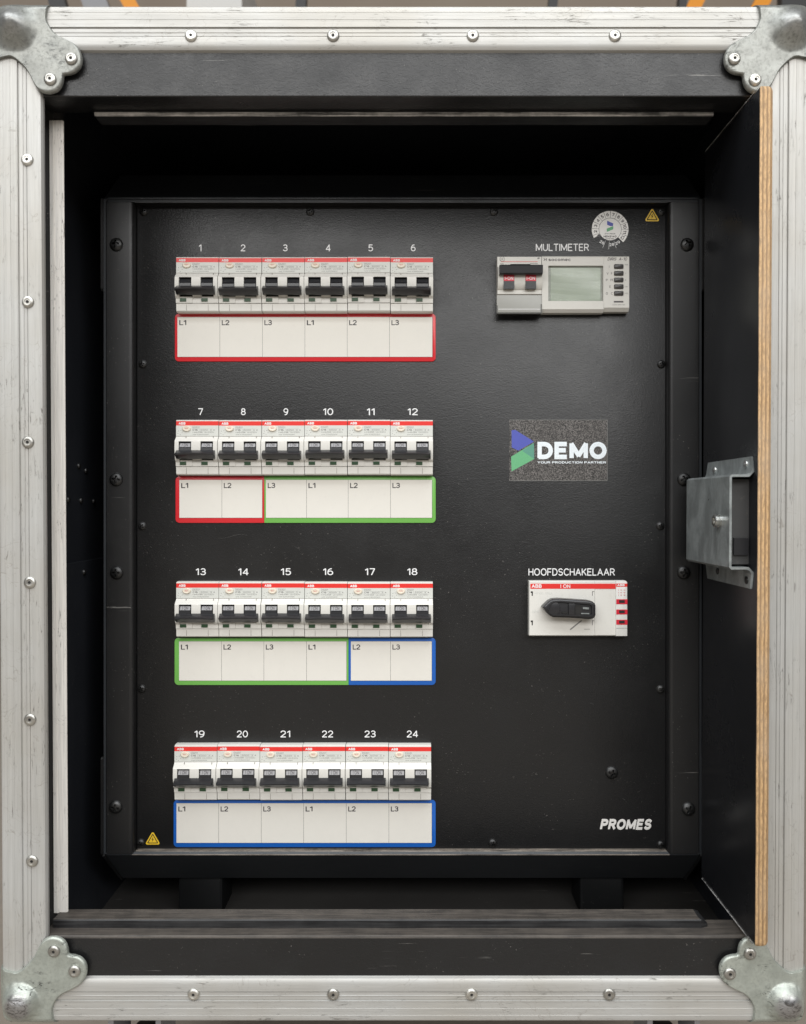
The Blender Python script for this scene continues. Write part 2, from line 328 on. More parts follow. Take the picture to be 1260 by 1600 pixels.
# lettering: an engraver's stroke alphabet, every stroke a slightly raised ribbon of ink
def _arc(cx, cy, rx, ry, a0, a1, n=10):
    return [(cx+rx*math.cos(math.radians(a0+(a1-a0)*i/n)), cy+ry*math.sin(math.radians(a0+(a1-a0)*i/n))) for i in range(n+1)]
def _glyphs():
    G = {}
    def g(ch, w, *st): G[ch] = (w, st)
    O = _arc(.35, .5, .35, .5, 90, 450, 22)
    g('0', .62, _arc(.31, .5, .31, .5, 90, 450, 20)); g('1', .30, [(0, .78), (.26, 1), (.26, 0)])
    g('2', .60, _arc(.30, .70, .28, .30, 165, -20, 9)+[(.0, 0), (.60, 0)])
    g('3', .58, _arc(.28, .75, .25, .25, 150, -80, 9)+[(.20, .52)], _arc(.27, .27, .29, .27, 75, -155, 11))
    g('4', .64, [(.48, 0), (.48, 1), (0, .27), (.64, .27)])
    g('5', .58, [(.52, 1), (.10, 1), (.05, .50)]+_arc(.27, .32, .30, .32, 120, -145, 12))
    g('6', .60, _arc(.30, .31, .30, .31, 90, 450, 16), [(.01, .36)]+_arc(.42, .42, .41, .58, 175, 85, 7))
    g('7', .56, [(0, 1), (.56, 1), (.20, 0)])
    g('8', .58, _arc(.29, .76, .24, .24, 90, 450, 14), _arc(.29, .27, .29, .27, 90, 450, 16))
    g('9', .60, _arc(.30, .69, .30, .31, 90, 450, 16), [(.59, .64)]+_arc(.18, .58, .41, .58, -5, -95, 7))
    g('A', .72, [(0, 0), (.36, 1), (.72, 0)], [(.13, .33), (.59, .33)])
    g('B', .62, [(0, 0), (0, 1)]+_arc(.34, .76, .22, .24, 90, -90, 8)+[(0, .52)], [(.34, .52)]+_arc(.36, .26, .26, .26, 90, -90, 8)+[(0, 0)])
    g('C', .68, _arc(.38, .5, .38, .5, 42, 318, 16)); g('D', .66, [(0, 0), (0, 1), (.28, 1)]+_arc(.28, .5, .38, .5, 90, -90, 12)+[(0, 0)])
    g('E', .54, [(.54, 1), (0, 1), (0, 0), (.54, 0)], [(0, .52), (.48, .52)]); g('F', .52, [(.52, 1), (0, 1), (0, 0)], [(0, .50), (.45, .50)])
    g('G', .70, _arc(.38, .5, .38, .5, 42, 330, 16)+[(.72, .46), (.42, .46)]); g('H', .62, [(0, 0), (0, 1)], [(.62, 0), (.62, 1)], [(0, .52), (.62, .52)])
    g('I', .0, [(0, 0), (0, 1)]); g('K', .60, [(0, 0), (0, 1)], [(.58, 1), (0, .38)], [(.20, .58), (.60, 0)])
    g('L', .50, [(0, 1), (0, 0), (.50, 0)]); g('M', .84, [(0, 0), (0, 1), (.42, .10), (.84, 1), (.84, 0)]); g('N', .62, [(0, 0), (0, 1), (.62, 0), (.62, 1)])
    g('O', .76, _arc(.38, .5, .38, .5, 90, 450, 24)); g('P', .58, [(0, 0), (0, 1), (.32, 1)]+_arc(.32, .74, .26, .26, 90, -90, 9)+[(0, .48)])
    g('R', .60, [(0, 0), (0, 1), (.32, 1)]+_arc(.32, .74, .26, .26, 90, -90, 9)+[(0, .48)], [(.32, .48), (.60, 0)])
    g('S', .58, _arc(.30, .75, .27, .25, 25, 260, 11)+_arc(.29, .26, .29, .26, 80, -155, 11)); g('T', .62, [(0, 1), (.62, 1)], [(.31, 1), (.31, 0)])
    g('U', .62, [(0, 1), (0, .31)]+_arc(.31, .31, .31, .31, 180, 360, 10)+[(.62, 1)]); g('V', .66, [(0, 1), (.33, 0), (.66, 1)])
    g('W', .9, [(0, 1), (.22, 0), (.45, .9), (.68, 0), (.9, 1)]); g('Y', .64, [(0, 1), (.32, .5), (.64, 1)], [(.32, .5), (.32, 0)]); g('X', .62, [(0, 0), (.62, 1)], [(0, 1), (.62, 0)])
    g('-', .3, [(0, .42), (.3, .42)]); g('=', .4, [(0, .58), (.4, .58)], [(0, .32), (.4, .32)]); g(',', .05, [(.05, .06), (0, -.1)]); g('>', .4, [(0, .9), (.4, .5), (0, .1)]); g('+', .5, [(0, .5), (.5, .5)], [(.25, .75), (.25, .25)]); g('|', .0, [(0, 0), (0, .95)])
    g('o', .52, _arc(.26, .33, .26, .33, 90, 450, 14)); g('c', .46, _arc(.26, .33, .26, .33, 45, 315, 12)); g('e', .5, [(.01, .34), (.5, .34)]+_arc(.26, .33, .25, .33, 0, 312, 12))
    g('s', .42, _arc(.21, .49, .19, .17, 30, 255, 8)+_arc(.21, .17, .21, .17, 80, -150, 8)); g('m', .74, [(0, 0), (0, .66)], [(0, .42)]+_arc(.185, .46, .185, .2, 180, 0, 8)+[(.37, 0)], [(.37, .42)]+_arc(.555, .46, .185, .2, 180, 0, 8)+[(.74, 0)])
    g('n', .4, [(0, 0), (0, .66)], [(0, .42)]+_arc(.2, .46, .2, .2, 180, 0, 8)+[(.4, 0)]); g('a', .48, _arc(.24, .33, .24, .33, 90, 450, 12), [(.48, .66), (.48, 0)]); g('x', .4, [(0, 0), (.4, .66)], [(0, .66), (.4, 0)])
    g('k', .4, [(0, 0), (0, 1)], [(.4, .66), (0, .25)], [(.12, .38), (.4, 0)]); g('h', .42, [(0, 0), (0, 1)], [(0, .42)]+_arc(.21, .46, .21, .2, 180, 0, 8)+[(.42, 0)])
    return G
GL = _glyphs(); TXT = {}
def text_geo(txt, bold=0.0, shear=0.0):                              # bold = stroke width as a share of cap height
    k = (txt, bold, shear)
    if k in TXT: return TXT[k]
    w = bold if bold > .02 else .12; hw = w/2; V = []; Fs = []; X = 0.0; gap = .13+w*.85
    for ci, ch in enumerate(txt):
        if ch == ' ': X += .42; continue
        gw, strokes = GL.get(ch, GL['-']); strokes2 = []
        for st in strokes:
            P0 = [(X+x, hw+y*(1-w)) for x, y in st]
            P0 = [p for q, p in enumerate(P0) if q == 0 or (Vector(p)-Vector(P0[q-1])).length > 1e-4]
            parts = []; cur = [P0[0]]; e0 = .5                        # cut the stroke at its sharp corners
            for q in range(1, len(P0)):
                cur.append(P0[q])
                if q < len(P0)-1:
                    u1 = (Vector(P0[q])-Vector(P0[q-1])).normalized(); u2 = (Vector(P0[q+1])-Vector(P0[q])).normalized(); dt_ = u1.dot(u2)
                    if dt_ < .6: e1 = .95 if dt_ > -.3 else .35; parts.append((cur, e0, e1)); cur = [P0[q]]; e0 = e1
            parts.append((cur, e0, .5))
            for P, ea, eb in parts: strokes2.append((P, ea, eb))
        for P, ea, eb in strokes2:
            closed = len(P) > 4 and (abs(P[0][0]-P[-1][0])+abs(P[0][1]-P[-1][1])) < 1e-4; n = len(P); rows = []
            if not closed:
                d0 = Vector(P[0])-Vector(P[1]); d1 = Vector(P[-1])-Vector(P[-2]); P = list(P); P[0] = tuple(Vector(P[0])+d0.normalized()*hw*ea); P[-1] = tuple(Vector(P[-1])+d1.normalized()*hw*eb)
            for i in range(n):
                a = Vector(P[i-1]) if i else (Vector(P[-2]) if closed else None); c = Vector(P[i+1]) if i < n-1 else (Vector(P[1]) if closed else None); p = Vector(P[i])
                t1 = (p-a).normalized() if a is not None else None; t2 = (c-p).normalized() if c is not None else None
                t = t1 if t2 is None else (t2 if t1 is None else (t1+t2)); 
                if t.length < .15: t = t2
                t = t.normalized(); nn = Vector((-t.y, t.x)); kk = 1/max(.72, abs(nn.dot(Vector((-t2.y, t2.x))) if t2 is not None else 1)) if (t1 is not None and t2 is not None) else 1
                rows.append((p+nn*hw*kk, p, p-nn*hw*kk))
            b0 = len(V)
            for r in rows: V += [(r[0].x, r[0].y, 0), (r[1].x, r[1].y, 1), (r[2].x, r[2].y, 0)]
            for i in range(n-1):
                q = b0+3*i; Fs += [(q, q+1, q+4, q+3), (q+1, q+2, q+5, q+4)]
        X += gw+gap-(.12 if ch == 'L' and txt[ci+1:ci+2].isdigit() else 0)
    V = [(x+y*shear, y, h) for x, y, h in V]
    TXT[k] = (V, Fs); return TXT[k]
ORG = {}
def place(o, parent, loc, rot=None):                                 # loc in the mm frame of the root
    col.objects.link(o) if o.name not in col.objects else None
    loc = Vector(loc); ORG[o.name] = loc
    if parent is not None: o.parent = parent; loc = loc-ORG[parent.name]
    o.location = loc/1000
    if rot: o.rotation_euler = rot
def tag(o, label=None, cat=None, group=None, kind=None):
    for k, v in (('label', label), ('category', cat), ('group', group), ('kind', kind)):
        if v: o[k] = v
    return o
def copy_part(src, parent, loc, rot=None, label=None, deep=True):     # copies a part and its sub-parts, meshes shared
    c = src.copy(); c.parent = None; place(c, parent, loc, rot)
    if 'label' in c.keys(): del c['label']
    if label: c['label'] = label
    if deep:
        for ch in [x for x in bpy.data.objects if x.parent == src]:
            d = ch.copy(); col.objects.link(d); d.parent = c
            ORG[d.name] = ORG[ch.name]-ORG[src.name]+ORG[c.name]
    return c

# ================================================================== the setting
b = MB(); b.box(-5000, 5000, -6000, 4500, -40, 0, 'concrete'); o = b.build('floor', None, (0, 0, 0), 0); tag(o, 'beige concrete warehouse floor under the flight case', kind='structure')
b = MB(); b.box(-5000, 5000, 4500, 4600, 0, 6500, 'wall'); o = b.build('wall', None, (0, 0, 0), 0); tag(o, 'tan warehouse wall out of focus behind the flight case', kind='structure')

# background racking seen over the top edge of the case
def BG(px, py, D): v = WP(px, py, D); return (v.x, v.y, v.z+H)
rk = bpy.data.objects.new('pallet_rack', None); place(rk, None, (0, 2300, 0)); tag(rk, 'orange and grey pallet rack blurred behind the top of the case', 'rack')
def slanted(px0, px1, slope, mat, name, wpx, D=2900):
    b = MB(); z0 = 0; zt = BG(0, -60, D)[2]; zb = BG(0, 60, D)[2]
    for (zz0, zz1) in ((zb-200, zt+300),):
        xa = BG(px0, 0, D)[0]; w = wpx/F*D; zc = BG(0, 4, D)[2]
        x_lo = xa+slope*(zz0-zc); x_hi = xa+slope*(zz1-zc); y = D-D0
        V = [(x_lo, y, zz0), (x_lo+w, y, zz0), (x_hi+w, y, zz1), (x_hi, y, zz1)]; V += [(x, y+40, z) for x, _, z in V]
        b.add(V, [(0, 1, 2, 3), (7, 6, 5, 4), (0, 4, 5, 1), (1, 5, 6, 2), (2, 6, 7, 3), (3, 7, 4, 0)], mat)
    return b.build(name, rk, (0, 0, 0), 0)
slanted(190, 0, -.55, 'orange', 'brace', 24); slanted(1076, 0, .5, 'orange', 'brace', 24); slanted(1178, 0, .55, 'orange', 'brace', 26)
slanted(128, 0, -.4, 'grey', 'upright', 40); slanted(76, 0, -.3, 'dark', 'upright', 26); slanted(462, 0, .05, 'dark', 'upright', 16)
slanted(858, 0, .1, 'dark', 'upright', 14); slanted(1062, 0, .1, 'dark', 'upright', 12); slanted(1222, 0, 0, 'dark', 'upright', 50); slanted(-60, 0, -.1, 'orange', 'upright', 40)
xa, ya, za = BG(292, 14, 3000); xb, _, zb = BG(378, -70, 3000)
b = MB(); b.box(xa, xb, ya, ya+300, za-60, zb, 'carton'); b.box(xa-60, xb+60, ya-20, ya+330, za-110, za-60, 'grey')
o = b.build('carton', None, (0, 0, 0), 0); tag(o, 'white carton hanging high on the rack behind the case', 'box')
# ================================================================== flight case (built in its own, slightly tilted frame)
case = bpy.data.objects.new('flight_case', None); col.objects.link(case)
base = Vector((-5.2, 0, -358.2)); ORG[case.name] = base
case.location = (RT @ base+Vector((0, 0, H)))/1000; case.rotation_euler = (TILT, 0, 0)
tag(case, 'open black flight case with scuffed aluminium edges and ball corners around a power cabinet', 'flight case')
XC = -5.3; XO = 285.0; ZT = 358.0; ZB = -358.2; BW = 31.2; BL = 33.0
# cross-section of the edge profile: u from outer edge inwards, y (negative towards the camera)
SEC = [(0, 32), (0, 2.2), (.25, 1.0), (.9, .3), (2.0, 0), (4.6, -.05), (4.75, .08), (5.05, .08), (5.2, -.08), (9.6, -.1), (9.75, .06), (9.95, .06), (10.1, -.1), (14.2, -.05), (14.5, -.35), (14.9, -.35), (15.25, .9), (15.75, .9), (16.0, .35), (18.1, .35), (18.3, .0), (18.6, .0), (18.8, .35), (20.9, .35), (21.05, .9), (21.35, .9), (21.5, 0), (26.2, -.1), (28.6, .25), (30.2, 1.3), (BW, 3.2), (BW, 5.5), (26, 6.0), (1.8, 6.0), (1.8, 32)]
b = MB()
P = [(y, ZT-u) for u, y in SEC]; b.prism_x(P, XC-XO+36, XC+XO-36, 'alu_x'); b.build('edge_profile', case, (0, 0, 0), 25)
b = MB(); P = [(y, ZB+u) for u, y in SEC]; b.prism_x(P, XC-XO+33, XC+XO-33, 'alu_x'); b.build('edge_profile', case, (0, 0, 0), 25)
b = MB(); P = [(XC-XO+(u if u < 22 or u == 26 else u+.5), y) for u, y in SEC]; b.prism_z(P, ZB+34, ZT-36, 'alu_z'); b.build('edge_profile', case, (0, 0, 0), 25)
b = MB(); P = [(XC+XO-u, y) for u, y in SEC]; b.prism_z(P, ZB+34, ZT-36, 'alu_z'); b.build('edge_profile', case, (0, 0, 0), 25)

# rivet: domed head with a punched hole, origin at its seat
RPROF = [(4.35, .3), (4.4, -.5), (4.1, -1.15), (3.4, -1.7), (2.6, -2.0), (2.2, -1.95), (2.05, -1.55), (1.75, -1.5), (1.15, -1.55), (1.05, -1.3)]
b = MB(); b.lathe(RPROF, 'rivet', n=24); b.lathe([(1.05, -1.25), (1.0, -.4)], 'hole', n=12); b.lathe([(1.04, -1.32), (.2, -1.3)], 'hole', n=12)
rivet = None; rmesh = b
def add_rivet(px, py, d, parent, tip=(0, 0)):
    global rivet
    p = CP(px, py, d)
    r = (random.uniform(-.05, .05), random.uniform(0, 6.28), random.uniform(-.05, .05))
    if rivet is None: rivet = rmesh.build('rivet', parent, p, 40, r); return rivet
    return copy_part(rivet, parent, p, r)
for px in (299, 521, 739, 961): add_rivet(px, 56.5, .2, case)
for px in (303, 521, 737, 952): add_rivet(px, 1553, .2, case)
for px, py in ((43.5, 250), (44.5, 472), (44.5, 691), (47.5, 910), (48, 1124), (51, 1345)): add_rivet(px, py, .2, case)

# corner brackets with pressed ball
OUT = [(81, 4.5), (80.3, 12), (79, 22), (78.5, 33), (82, 42), (87, 50), (95, 57.5), (105, 62.5), (115, 67.5), (124, 73), (130.5, 82), (133.8, 94), (131.5, 106), (124.5, 114.5), (115, 118.5), (107, 119.5), (104.5, 122), (104, 128), (101, 137), (95, 144), (86, 147.8), (76, 147.8), (67, 144), (61, 137), (56, 128), (50.5, 117), (43.5, 108), (34, 99), (26, 93.5), (18, 91.5), (8, 93.5), (-8, 95), (-8.5, 60), (-6.5, 42), (-2, 26), (5, 15), (14, 8.5), (25, 5), (40, 4)]
SC = 2.232
OUTm = [((px+5)/SC, (py-8)/SC) for px, py in OUT]                   # mm from the outer corner (u inward, v inward)
def smooth_closed(P, n):
    L = len(P); out = []
    for i in range(L):
        p0, p1, p2, p3 = (Vector(P[(i+k-1) % L]) for k in range(4))
        for j in range(n):
            t = j/n; out.append(tuple(.5*((2*p1)+(p2-p0)*t+(2*p0-5*p1+4*p2-p3)*t*t+(3*p1-p0-3*p2+p3)*t**3)))
    return out
OUTs = smooth_closed(OUTm, 4)
def bracket(sx, sz, mat, seed, ball, label=None):
    rnd = random.Random(seed); cu, cv = 27.5, 28.5; rings = 44; b = MB(); n = len(OUTs); V = []
    ph = [rnd.uniform(0, 6) for _ in range(6)]
    def hgt(u, v, fr):
        h = 2.6
        dd = math.hypot(u-15.5, v-16.5); q = max(0, 1-dd/ball[1]); h += ball[0]*(q*q*(3-2*q) if ball[2] == 1 else max(0, 1-(dd/ball[1])**2)**.8)     # the ball
        h += .35*mnoise.noise(Vector((u*.11, v*.11, seed)))               # old dents
        h += .9*math.exp(-((u+v-74)/5.0)**2)*0
        # ridge that runs from the ball to the lobes
        w = (u-v); h += .3*math.exp(-(w/9.0)**2)*max(0, min(1, (u+v-26)/20))*max(0, min(1, (66-u-v)/20))
        return h
    for k in range(rings+1):
        fr = k/rings
        for (u, v) in OUTs:
            uu = cu+(u-cu)*fr; vv = cv+(v-cv)*fr
            edge = 0 if fr < .95 else 1.5*((fr-.95)/.05)**2
            # roll over the two outer sides
            ro = 0
            for q in (uu, vv):
                if q < 5: ro += (5-q)**2*.16
            V.append((sx*uu, -(hgt(uu, vv, fr))+edge+min(ro, 6), -sz*vv))
    Fs = []
    for k in range(1, rings):
        for i in range(n): Fs.append((k*n+i, k*n+(i+1) % n, (k+1)*n+(i+1) % n, (k+1)*n+i))
    Fs.append(tuple(n+i for i in range(n)))
    m0 = len(V)
    for (u, v) in OUTs:                                              # rim, deeper where the bracket wraps round the case
        dpt = 30 if (u < 0.8 or v < .8) else .25
        V.append((sx*u, dpt, -sz*v))
    for i in range(n): Fs.append((rings*n+i, rings*n+(i+1) % n, m0+(i+1) % n, m0+i))
    b.add(V, Fs, mat)
    ox = XC-XO*sx if False else (XC-XO-1.2 if sx > 0 else XC+XO+1.2); oz = (ZT+1.2 if sz > 0 else ZB-1.2)
    o = b.build('corner_bracket', case, (ox, 0, oz), 60)
    # drop vertices of ring 0 that are not used
    if label: o['label'] = label
    return o
B1 = bracket(1, 1, 'zinc_top', 1, (10, 19, 1), 'dull dark grey ball corner')
B2 = bracket(-1, 1, 'zinc_top', 2, (10, 19, 1), 'dull dark grey ball corner')
B3 = bracket(1, -1, 'zinc_bottom', 3, (8.5, 13.6, 1.5), 'pale greenish ball corner with scuff marks')
B4 = bracket(-1, -1, 'zinc_bottom', 4, (8.5, 13.6, 1.5), 'pale greenish ball corner with scuff marks')
for B, pts in ((B1, ((112, 92), (79, 124))), (B2, ((1147.5, 92), (1180, 125))), (B3, ((85, 1486), (117, 1517))), (B4, ((1172, 1490), (1140.5, 1521)))):
    for px, py in pts: add_rivet(px, py, -2.6, B)

# boards
zt = CP(642, 148, 0).z; zb_ = CP(642, 1467, 0).z
def depth_at(py, z):                                                 # depth at which the plane at height z is seen at pixel row py
    a, b2 = 0.0, 120.0; sa = CP(642, py, a).z-z
    for _ in range(40):
        m = (a+b2)/2
        if (CP(642, py, m).z-z)*sa > 0: a = m
        else: b2 = m
    return (a+b2)/2
dT = depth_at(173, zt); dS = depth_at(1451, zb_); print('depths', dT, dS)
xl = XC-XO+BW-4; xr = XC+XO-BW+4
def P_top():
    return [(3.3, zt+1.2), (3.8, zt+.35), (4.7, zt), (15.3, zt), (15.3, 352), (3.3, 352)]
b = MB(); b.prism_x([(3.2, zt+1.0), (3.6, zt+.3), (4.4, zt), (27, zt), (27, 352), (3.2, 352)], xl, xr, 'laminate'); b.build('head_board', case, (0, 0, 0), 25)
b = MB(); b.prism_x([(3.2, zb_-1.2), (3.2, -352), (27, -352), (27, zb_)] , xl, xr, 'laminate')
b.box(xl, xr, 4.4, 27, zb_, zb_+.5, 'sill'); b.prism_x([(3.18, zb_-1.2), (3.4, zb_-.2), (4.4, zb_+.5), (4.4, zb_-1.2)], xl, xr, 'sill'); b.build('sill_board', case, (0, 0, 0), 0)
def wallbox(name, *a, mat='inner', label=None):
    b = MB(); b.box(*a, mat); o = b.build(name, case, (0, 0, 0), 0); 
    if label: o['label'] = label
    return o
DB = 480
wallbox('side_panel', XC-XO+2, -277, 6.2, DB, ZB+2, ZT-2); wallbox('side_panel', 266.8, XC+XO-2, 6.2, DB, ZB+2, ZT-2)
wallbox('roof_panel', -277, 266.8, 27, DB, 349, ZT-2); wallbox('floor_panel', -277, 266.8, 27, DB, ZB+2, -349, mat='floorboard')
wallbox('back_panel', XC-XO+2, XC+XO-2, DB, DB+9, ZB+2, ZT-2)
# batten under the roof
p0 = CP(148, 175, dT); p1 = CP(1115, 181.5, dT)
b = MB(); b.prism_x([(dT+.2, p1.z+.5), (dT+.2, zt), (dT+14.5, zt), (dT+14.5, p1.z)], p0.x, p1.x, 'sill_front')
b.prism_x([(dT, p1.z+.2), (dT-.4, p1.z+1.0), (dT-.4, p0.z-.3), (dT+.25, p0.z), (dT+.25, p1.z)], p0.x, p1.x, 'batten_edge')
b.build('roof_batten', case, (0, 0, 0), 0)
# batten on the sill
q0 = CP(83, 1451, dS); q1 = CP(1107, 1437, dS); dE = depth_at(1421, q1.z); e = dS-19; g_ = dE-35
b = MB(); b.prism_x([(dS, -349), (dS, q1.z-.8), (dS+.8, q1.z), (dS+6, q1.z-.6), (dE, q1.z), (dE, -349)], q0.x, q1.x-5, 'sill_front')
b.prism_x([(dS+.6, q1.z-.02), (dS+1, q1.z+.25), (dS+6, q1.z-.3), (dE-.2, q1.z+.25), (dE-.2, q1.z-.6), (dS+6, q1.z-1.4)], q0.x, q1.x-6, 'sill')
b.add([(q1.x-5, dS, -340), (q1.x-5, dS, q1.z-.8), (q1.x-5, dE, q1.z), (q1.x-5, dE, -340), (q1.x, dS+2, -340), (q1.x, dS+2, q1.z-3.5), (q1.x-2.5, dE, q1.z-1), (q1.x, dE, -340)], [(0, 4, 5, 1), (1, 5, 6, 2), (4, 7, 6, 5), (0, 3, 7, 4)], 'sill_front')
b.build('sill_batten', case, (0, 0, 0), 0)
# aluminium guide strip inside the left edge
s0 = CP(77, 188, 26); s1 = CP(85.5, 1427, 26); s2 = CP(99, 188, 26)
b = MB(); x0 = (s0.x+s1.x)/2-.3
for k in range(1):
    P = [(x0, 28), (x0, 26.4), (x0+3.0, 26), (x0+3.2, 26.5), (x0+3.6, 26.5), (x0+3.8, 26), (x0+9.3, 26), (x0+10.2, 26.9), (x0+10.2, 27.6), (x0+9.6, 28)]
    b.prism_z(P, s1.z, s0.z, 'strip')
gs = b.build('guide_strip', case, (0, 0, 0), 25)
b = MB(); b.box(-277, x0+2.5, 28.2, 46, s1.z-20, 349, 'floorboard'); b.build('side_batten', case, (0, 0, 0), 0)
# lower recess board and small bolts on the left inner wall
b = MB(); zz = -.0; b.add([(-276.8, 70, -38), (-273.5, 70, -38), (-273.5, 330, -38), (-276.8, 330, -38), (-276.8, 70, -349), (-273.5, 70, -349), (-273.5, 330, -349), (-276.8, 330, -349)], [(0, 1, 2, 3), (7, 6, 5, 4), (0, 4, 5, 1), (1, 5, 6, 2), (2, 6, 7, 3), (3, 7, 4, 0)], 'inner')
b.build('lower_board', case, (0, 0, 0), 0)
bb = MB(); bb.lathe([(2.6, 0), (2.5, -.9), (1.8, -1.7), (.8, -2.0)], 'screw', n=12)
for k, (px, py) in enumerate(((107, 783), (127, 785), (147, 787), (124, 731), (135, 739), (125, 897))):
    D = -276.5*F/(px-CX); z = (CY-py)/F*D
    if k == 0: first_bolt = bb.build('bolt', case, (-276.8, D-D0, z), 40, (0, 0, math.radians(90)))
    else: copy_part(first_bolt, case, (-276.8 if py < 880 else -273.4, D-D0, z), (0, 0, math.radians(90)))
# side bolts near the floor and castors
castor = None
for x in (-210, 200):
    for y in (60, 420):
        b = MB(); b.box(-38, 38, -38, 38, -6, 0, 'grey'); b.box(-20, -16, -18, 22, -60, -6, 'grey'); b.box(16, 20, -18, 22, -60, -6, 'grey')
        wv = MB(); 
        n = 28; V = []; 
        for xx, r in ((-13, 44), (-11, 48), (11, 48), (13, 44)):
            for i in range(n): a = 2*math.pi*i/n; V.append((xx, 12+r*math.cos(a), -98+r*math.sin(a)))
        Fs = [tuple(range(n)), tuple(range(3*n, 4*n))]+[(k*n+i, k*n+(i+1) % n, (k+1)*n+(i+1) % n, (k+1)*n+i) for k in range(3) for i in range(n)]
        if castor is None:
            castor = b.build('castor', case, (x, y, ZB), 30); wv.add(V, Fs, 'rubber'); wv.build('wheel', castor, (x, y, ZB), 40)
        else: copy_part(castor, case, (x, y, ZB))

# ------------------------------------------------ pocket door on the right
DX0, DX1 = 236.4, 246.0; dt = CP(1200, 133, -20).z; db = CP(1190, 1480, -20).z
r = 2.6; ed = []
door = MB()
def rounded(x0, x1, y0, y1, r):                                      # front corners rounded
    P = [(x1, y1), (x0, y1)]
    for i in range(5): a = math.pi/2*i/4; P.append((x0+.8-.8*math.cos(a), y0+.8-.8*math.sin(a)))
    for i in range(5): a = math.pi/2*i/4; P.append((x1-r+r*math.sin(a), y0+r-r*math.cos(a)))
    return P
P = rounded(DX0, DX1, -20, 88, 3.0)
n = len(P); levels = []
for dz, ins in ((0, 3.0), (.9, 1.2), (3.0, 0)): levels.append((db+dz, ins))
for dz, ins in ((3.0, 0), (.9, 1.2), (0, 3.0)): levels.append((dt-dz, ins))
V = []
for z, ins in levels:
    for x, y in P: V.append((x if ins == 0 else x+(ins*.35 if x < DX0+4 else -ins*.35), y if y > 0 else y+ins*(.5), z))
Fs = [tuple(range(n)), tuple(range(len(V)-n, len(V)))]
door.add(V, Fs, 'ply')
for k in range(len(levels)-1):
    for i in range(n):
        xa = P[i][0]; xb = P[(i+1) % n][0]
        face = (k*n+i, k*n+(i+1) % n, (k+1)*n+(i+1) % n, (k+1)*n+i)
        inner = (xa <= DX0+.1 and xb <= DX0+.1) or (xa >= DX1-.05 and xb >= DX1-.05)
        bidx = door.m('doorface' if inner else 'ply'); door.f.append(list(face)); door.mi.append(bidx)
do = door.build('pocket_door', case, (0, 0, 0), 30); do['label'] = 'plywood edged black door slid into the right side'
# worn bright edge along the door's lower and upper rim
b = MB(); b.box(DX0-.12, DX0+.25, -16, 87, db-.1, db+.7, 'batten_edge'); b.build('worn_rim', do, (0, 0, 0), 0)
b = MB(); b.box(DX0-.06, DX0+.2, -16, 87, dt-.25, dt+.05, 'batten_edge'); b.build('worn_rim', do, (0, 0, 0), 0)
# lock bracket: a hat shaped plate screwed to the inner face of the door
t = 1.6; X = DX0; h = 17.0; y0 = -14.0; y1 = 77.0; zt0, zt1 = 30.0, 42.5; zb0, zb1 = -35.5, -49.0
b = MB()
sec = [(X, zt1), (X-t, zt1), (X-t, zt0+3.0), (X-2.6, zt0+1.0), (X-5, zt0), (X-h+1.5, zt0), (X-h, zt0-1.5), (X-h, zb0+1.5), (X-h+1.5, zb0), (X-5, zb0), (X-2.6, zb0-1), (X-t, zb0-3), (X-t, zb1), (X, zb1), (X, zb0-2), (X-3.4, zb0+t), (X-h+2.2, zb0+t), (X-h+t, zb0+2.2), (X-h+t, zt0-2.2), (X-h+2.2, zt0-t), (X-3.4, zt0-t), (X, zt0+2)]
n = len(sec)
V = [(x, y0+(2.5 if (z > zt1-1 or z < zb1+1) else 0), z) for x, z in sec]+[(x, y1-(4 if (z > zt1-1 or z < zb1+1) else 0), z) for x, z in sec]
b.add(V, [tuple(range(n)), tuple(range(2*n-1, n-1, -1))]+[(i, (i+1) % n, n+(i+1) % n, n+i) for i in range(n)], 'steel')
lb = b.build('lock_bracket', do, (0, 0, 0), 30)
b = MB(); b.box(X-h+3, X, y0+9, y1-3, zb0+3, zt0-3, 'dark'); b.box(X-h+6, X-1, y0+7, y0+9, -26, -14, 'black'); b.build('lock_case', do, (0, 0, 0), 0)
# bolt on the raised plate
def xlathe(mb, prof, mat, y, z, x, n=18):                            # axis along -x
    V = []; rows = len(prof)
    for r_, d in prof:
        for i in range(n): a = 2*math.pi*i/n; V.append((x-d, y+r_*math.cos(a), z+r_*math.sin(a)))
    Fs = [tuple(range(n)), tuple(range((rows-1)*n, rows*n))]+[(k*n+i, k*n+(i+1) % n, (k+1)*n+(i+1) % n, (k+1)*n+i) for k in range(rows-1) for i in range(n)]
    mb.add(V, Fs, mat)
b = MB(); pz = (CY-814)/F*603
xlathe(b, [(4.6, 0), (4.6, 1.2), (4.1, 1.5), (4.1, 2.2), (4.5, 2.5), (4.5, 3.8), (4.0, 4.3), (2.2, 4.3), (2.2, 3.0), (.1, 3.0)], 'bolt', 4.5, pz, X-h); b.build('bracket_bolt', do, (0, 0, 0), 35)
for k, (yy, zz_, rr) in enumerate(((-3, 37.5, 2.2), (58, 36, 2.0), (-6, -43.5, 2.0), (50, -41.5, 1.8))):
    b = MB(); xlathe(b, [(rr+.8, 0), (rr+.7, .7), (rr*.6, 1.3), (.1, 1.4)], 'bolt' if k < 2 else 'screw', yy, zz_, X-t, 14); b.build('bracket_screw', do, (0, 0, 0), 40)

# ================================================================== power cabinet
cab = bpy.data.objects.new('power_distribution_cabinet', None); place(cab, None, (-6, 150, H-349))
ORG[cab.name] = Vector((-6, 150, -349))
tag(cab, 'black power distribution cabinet with four rows of circuit breakers inside the flight case', 'cabinet')
Dp = 704.0; PY = Dp-D0                                               # panel plane
EY = 96.0                                                            # ear plane
def PX(px, D=Dp): return (px-CX)/F*D
def PZ(py, D=Dp): return (CY-py)/F*D
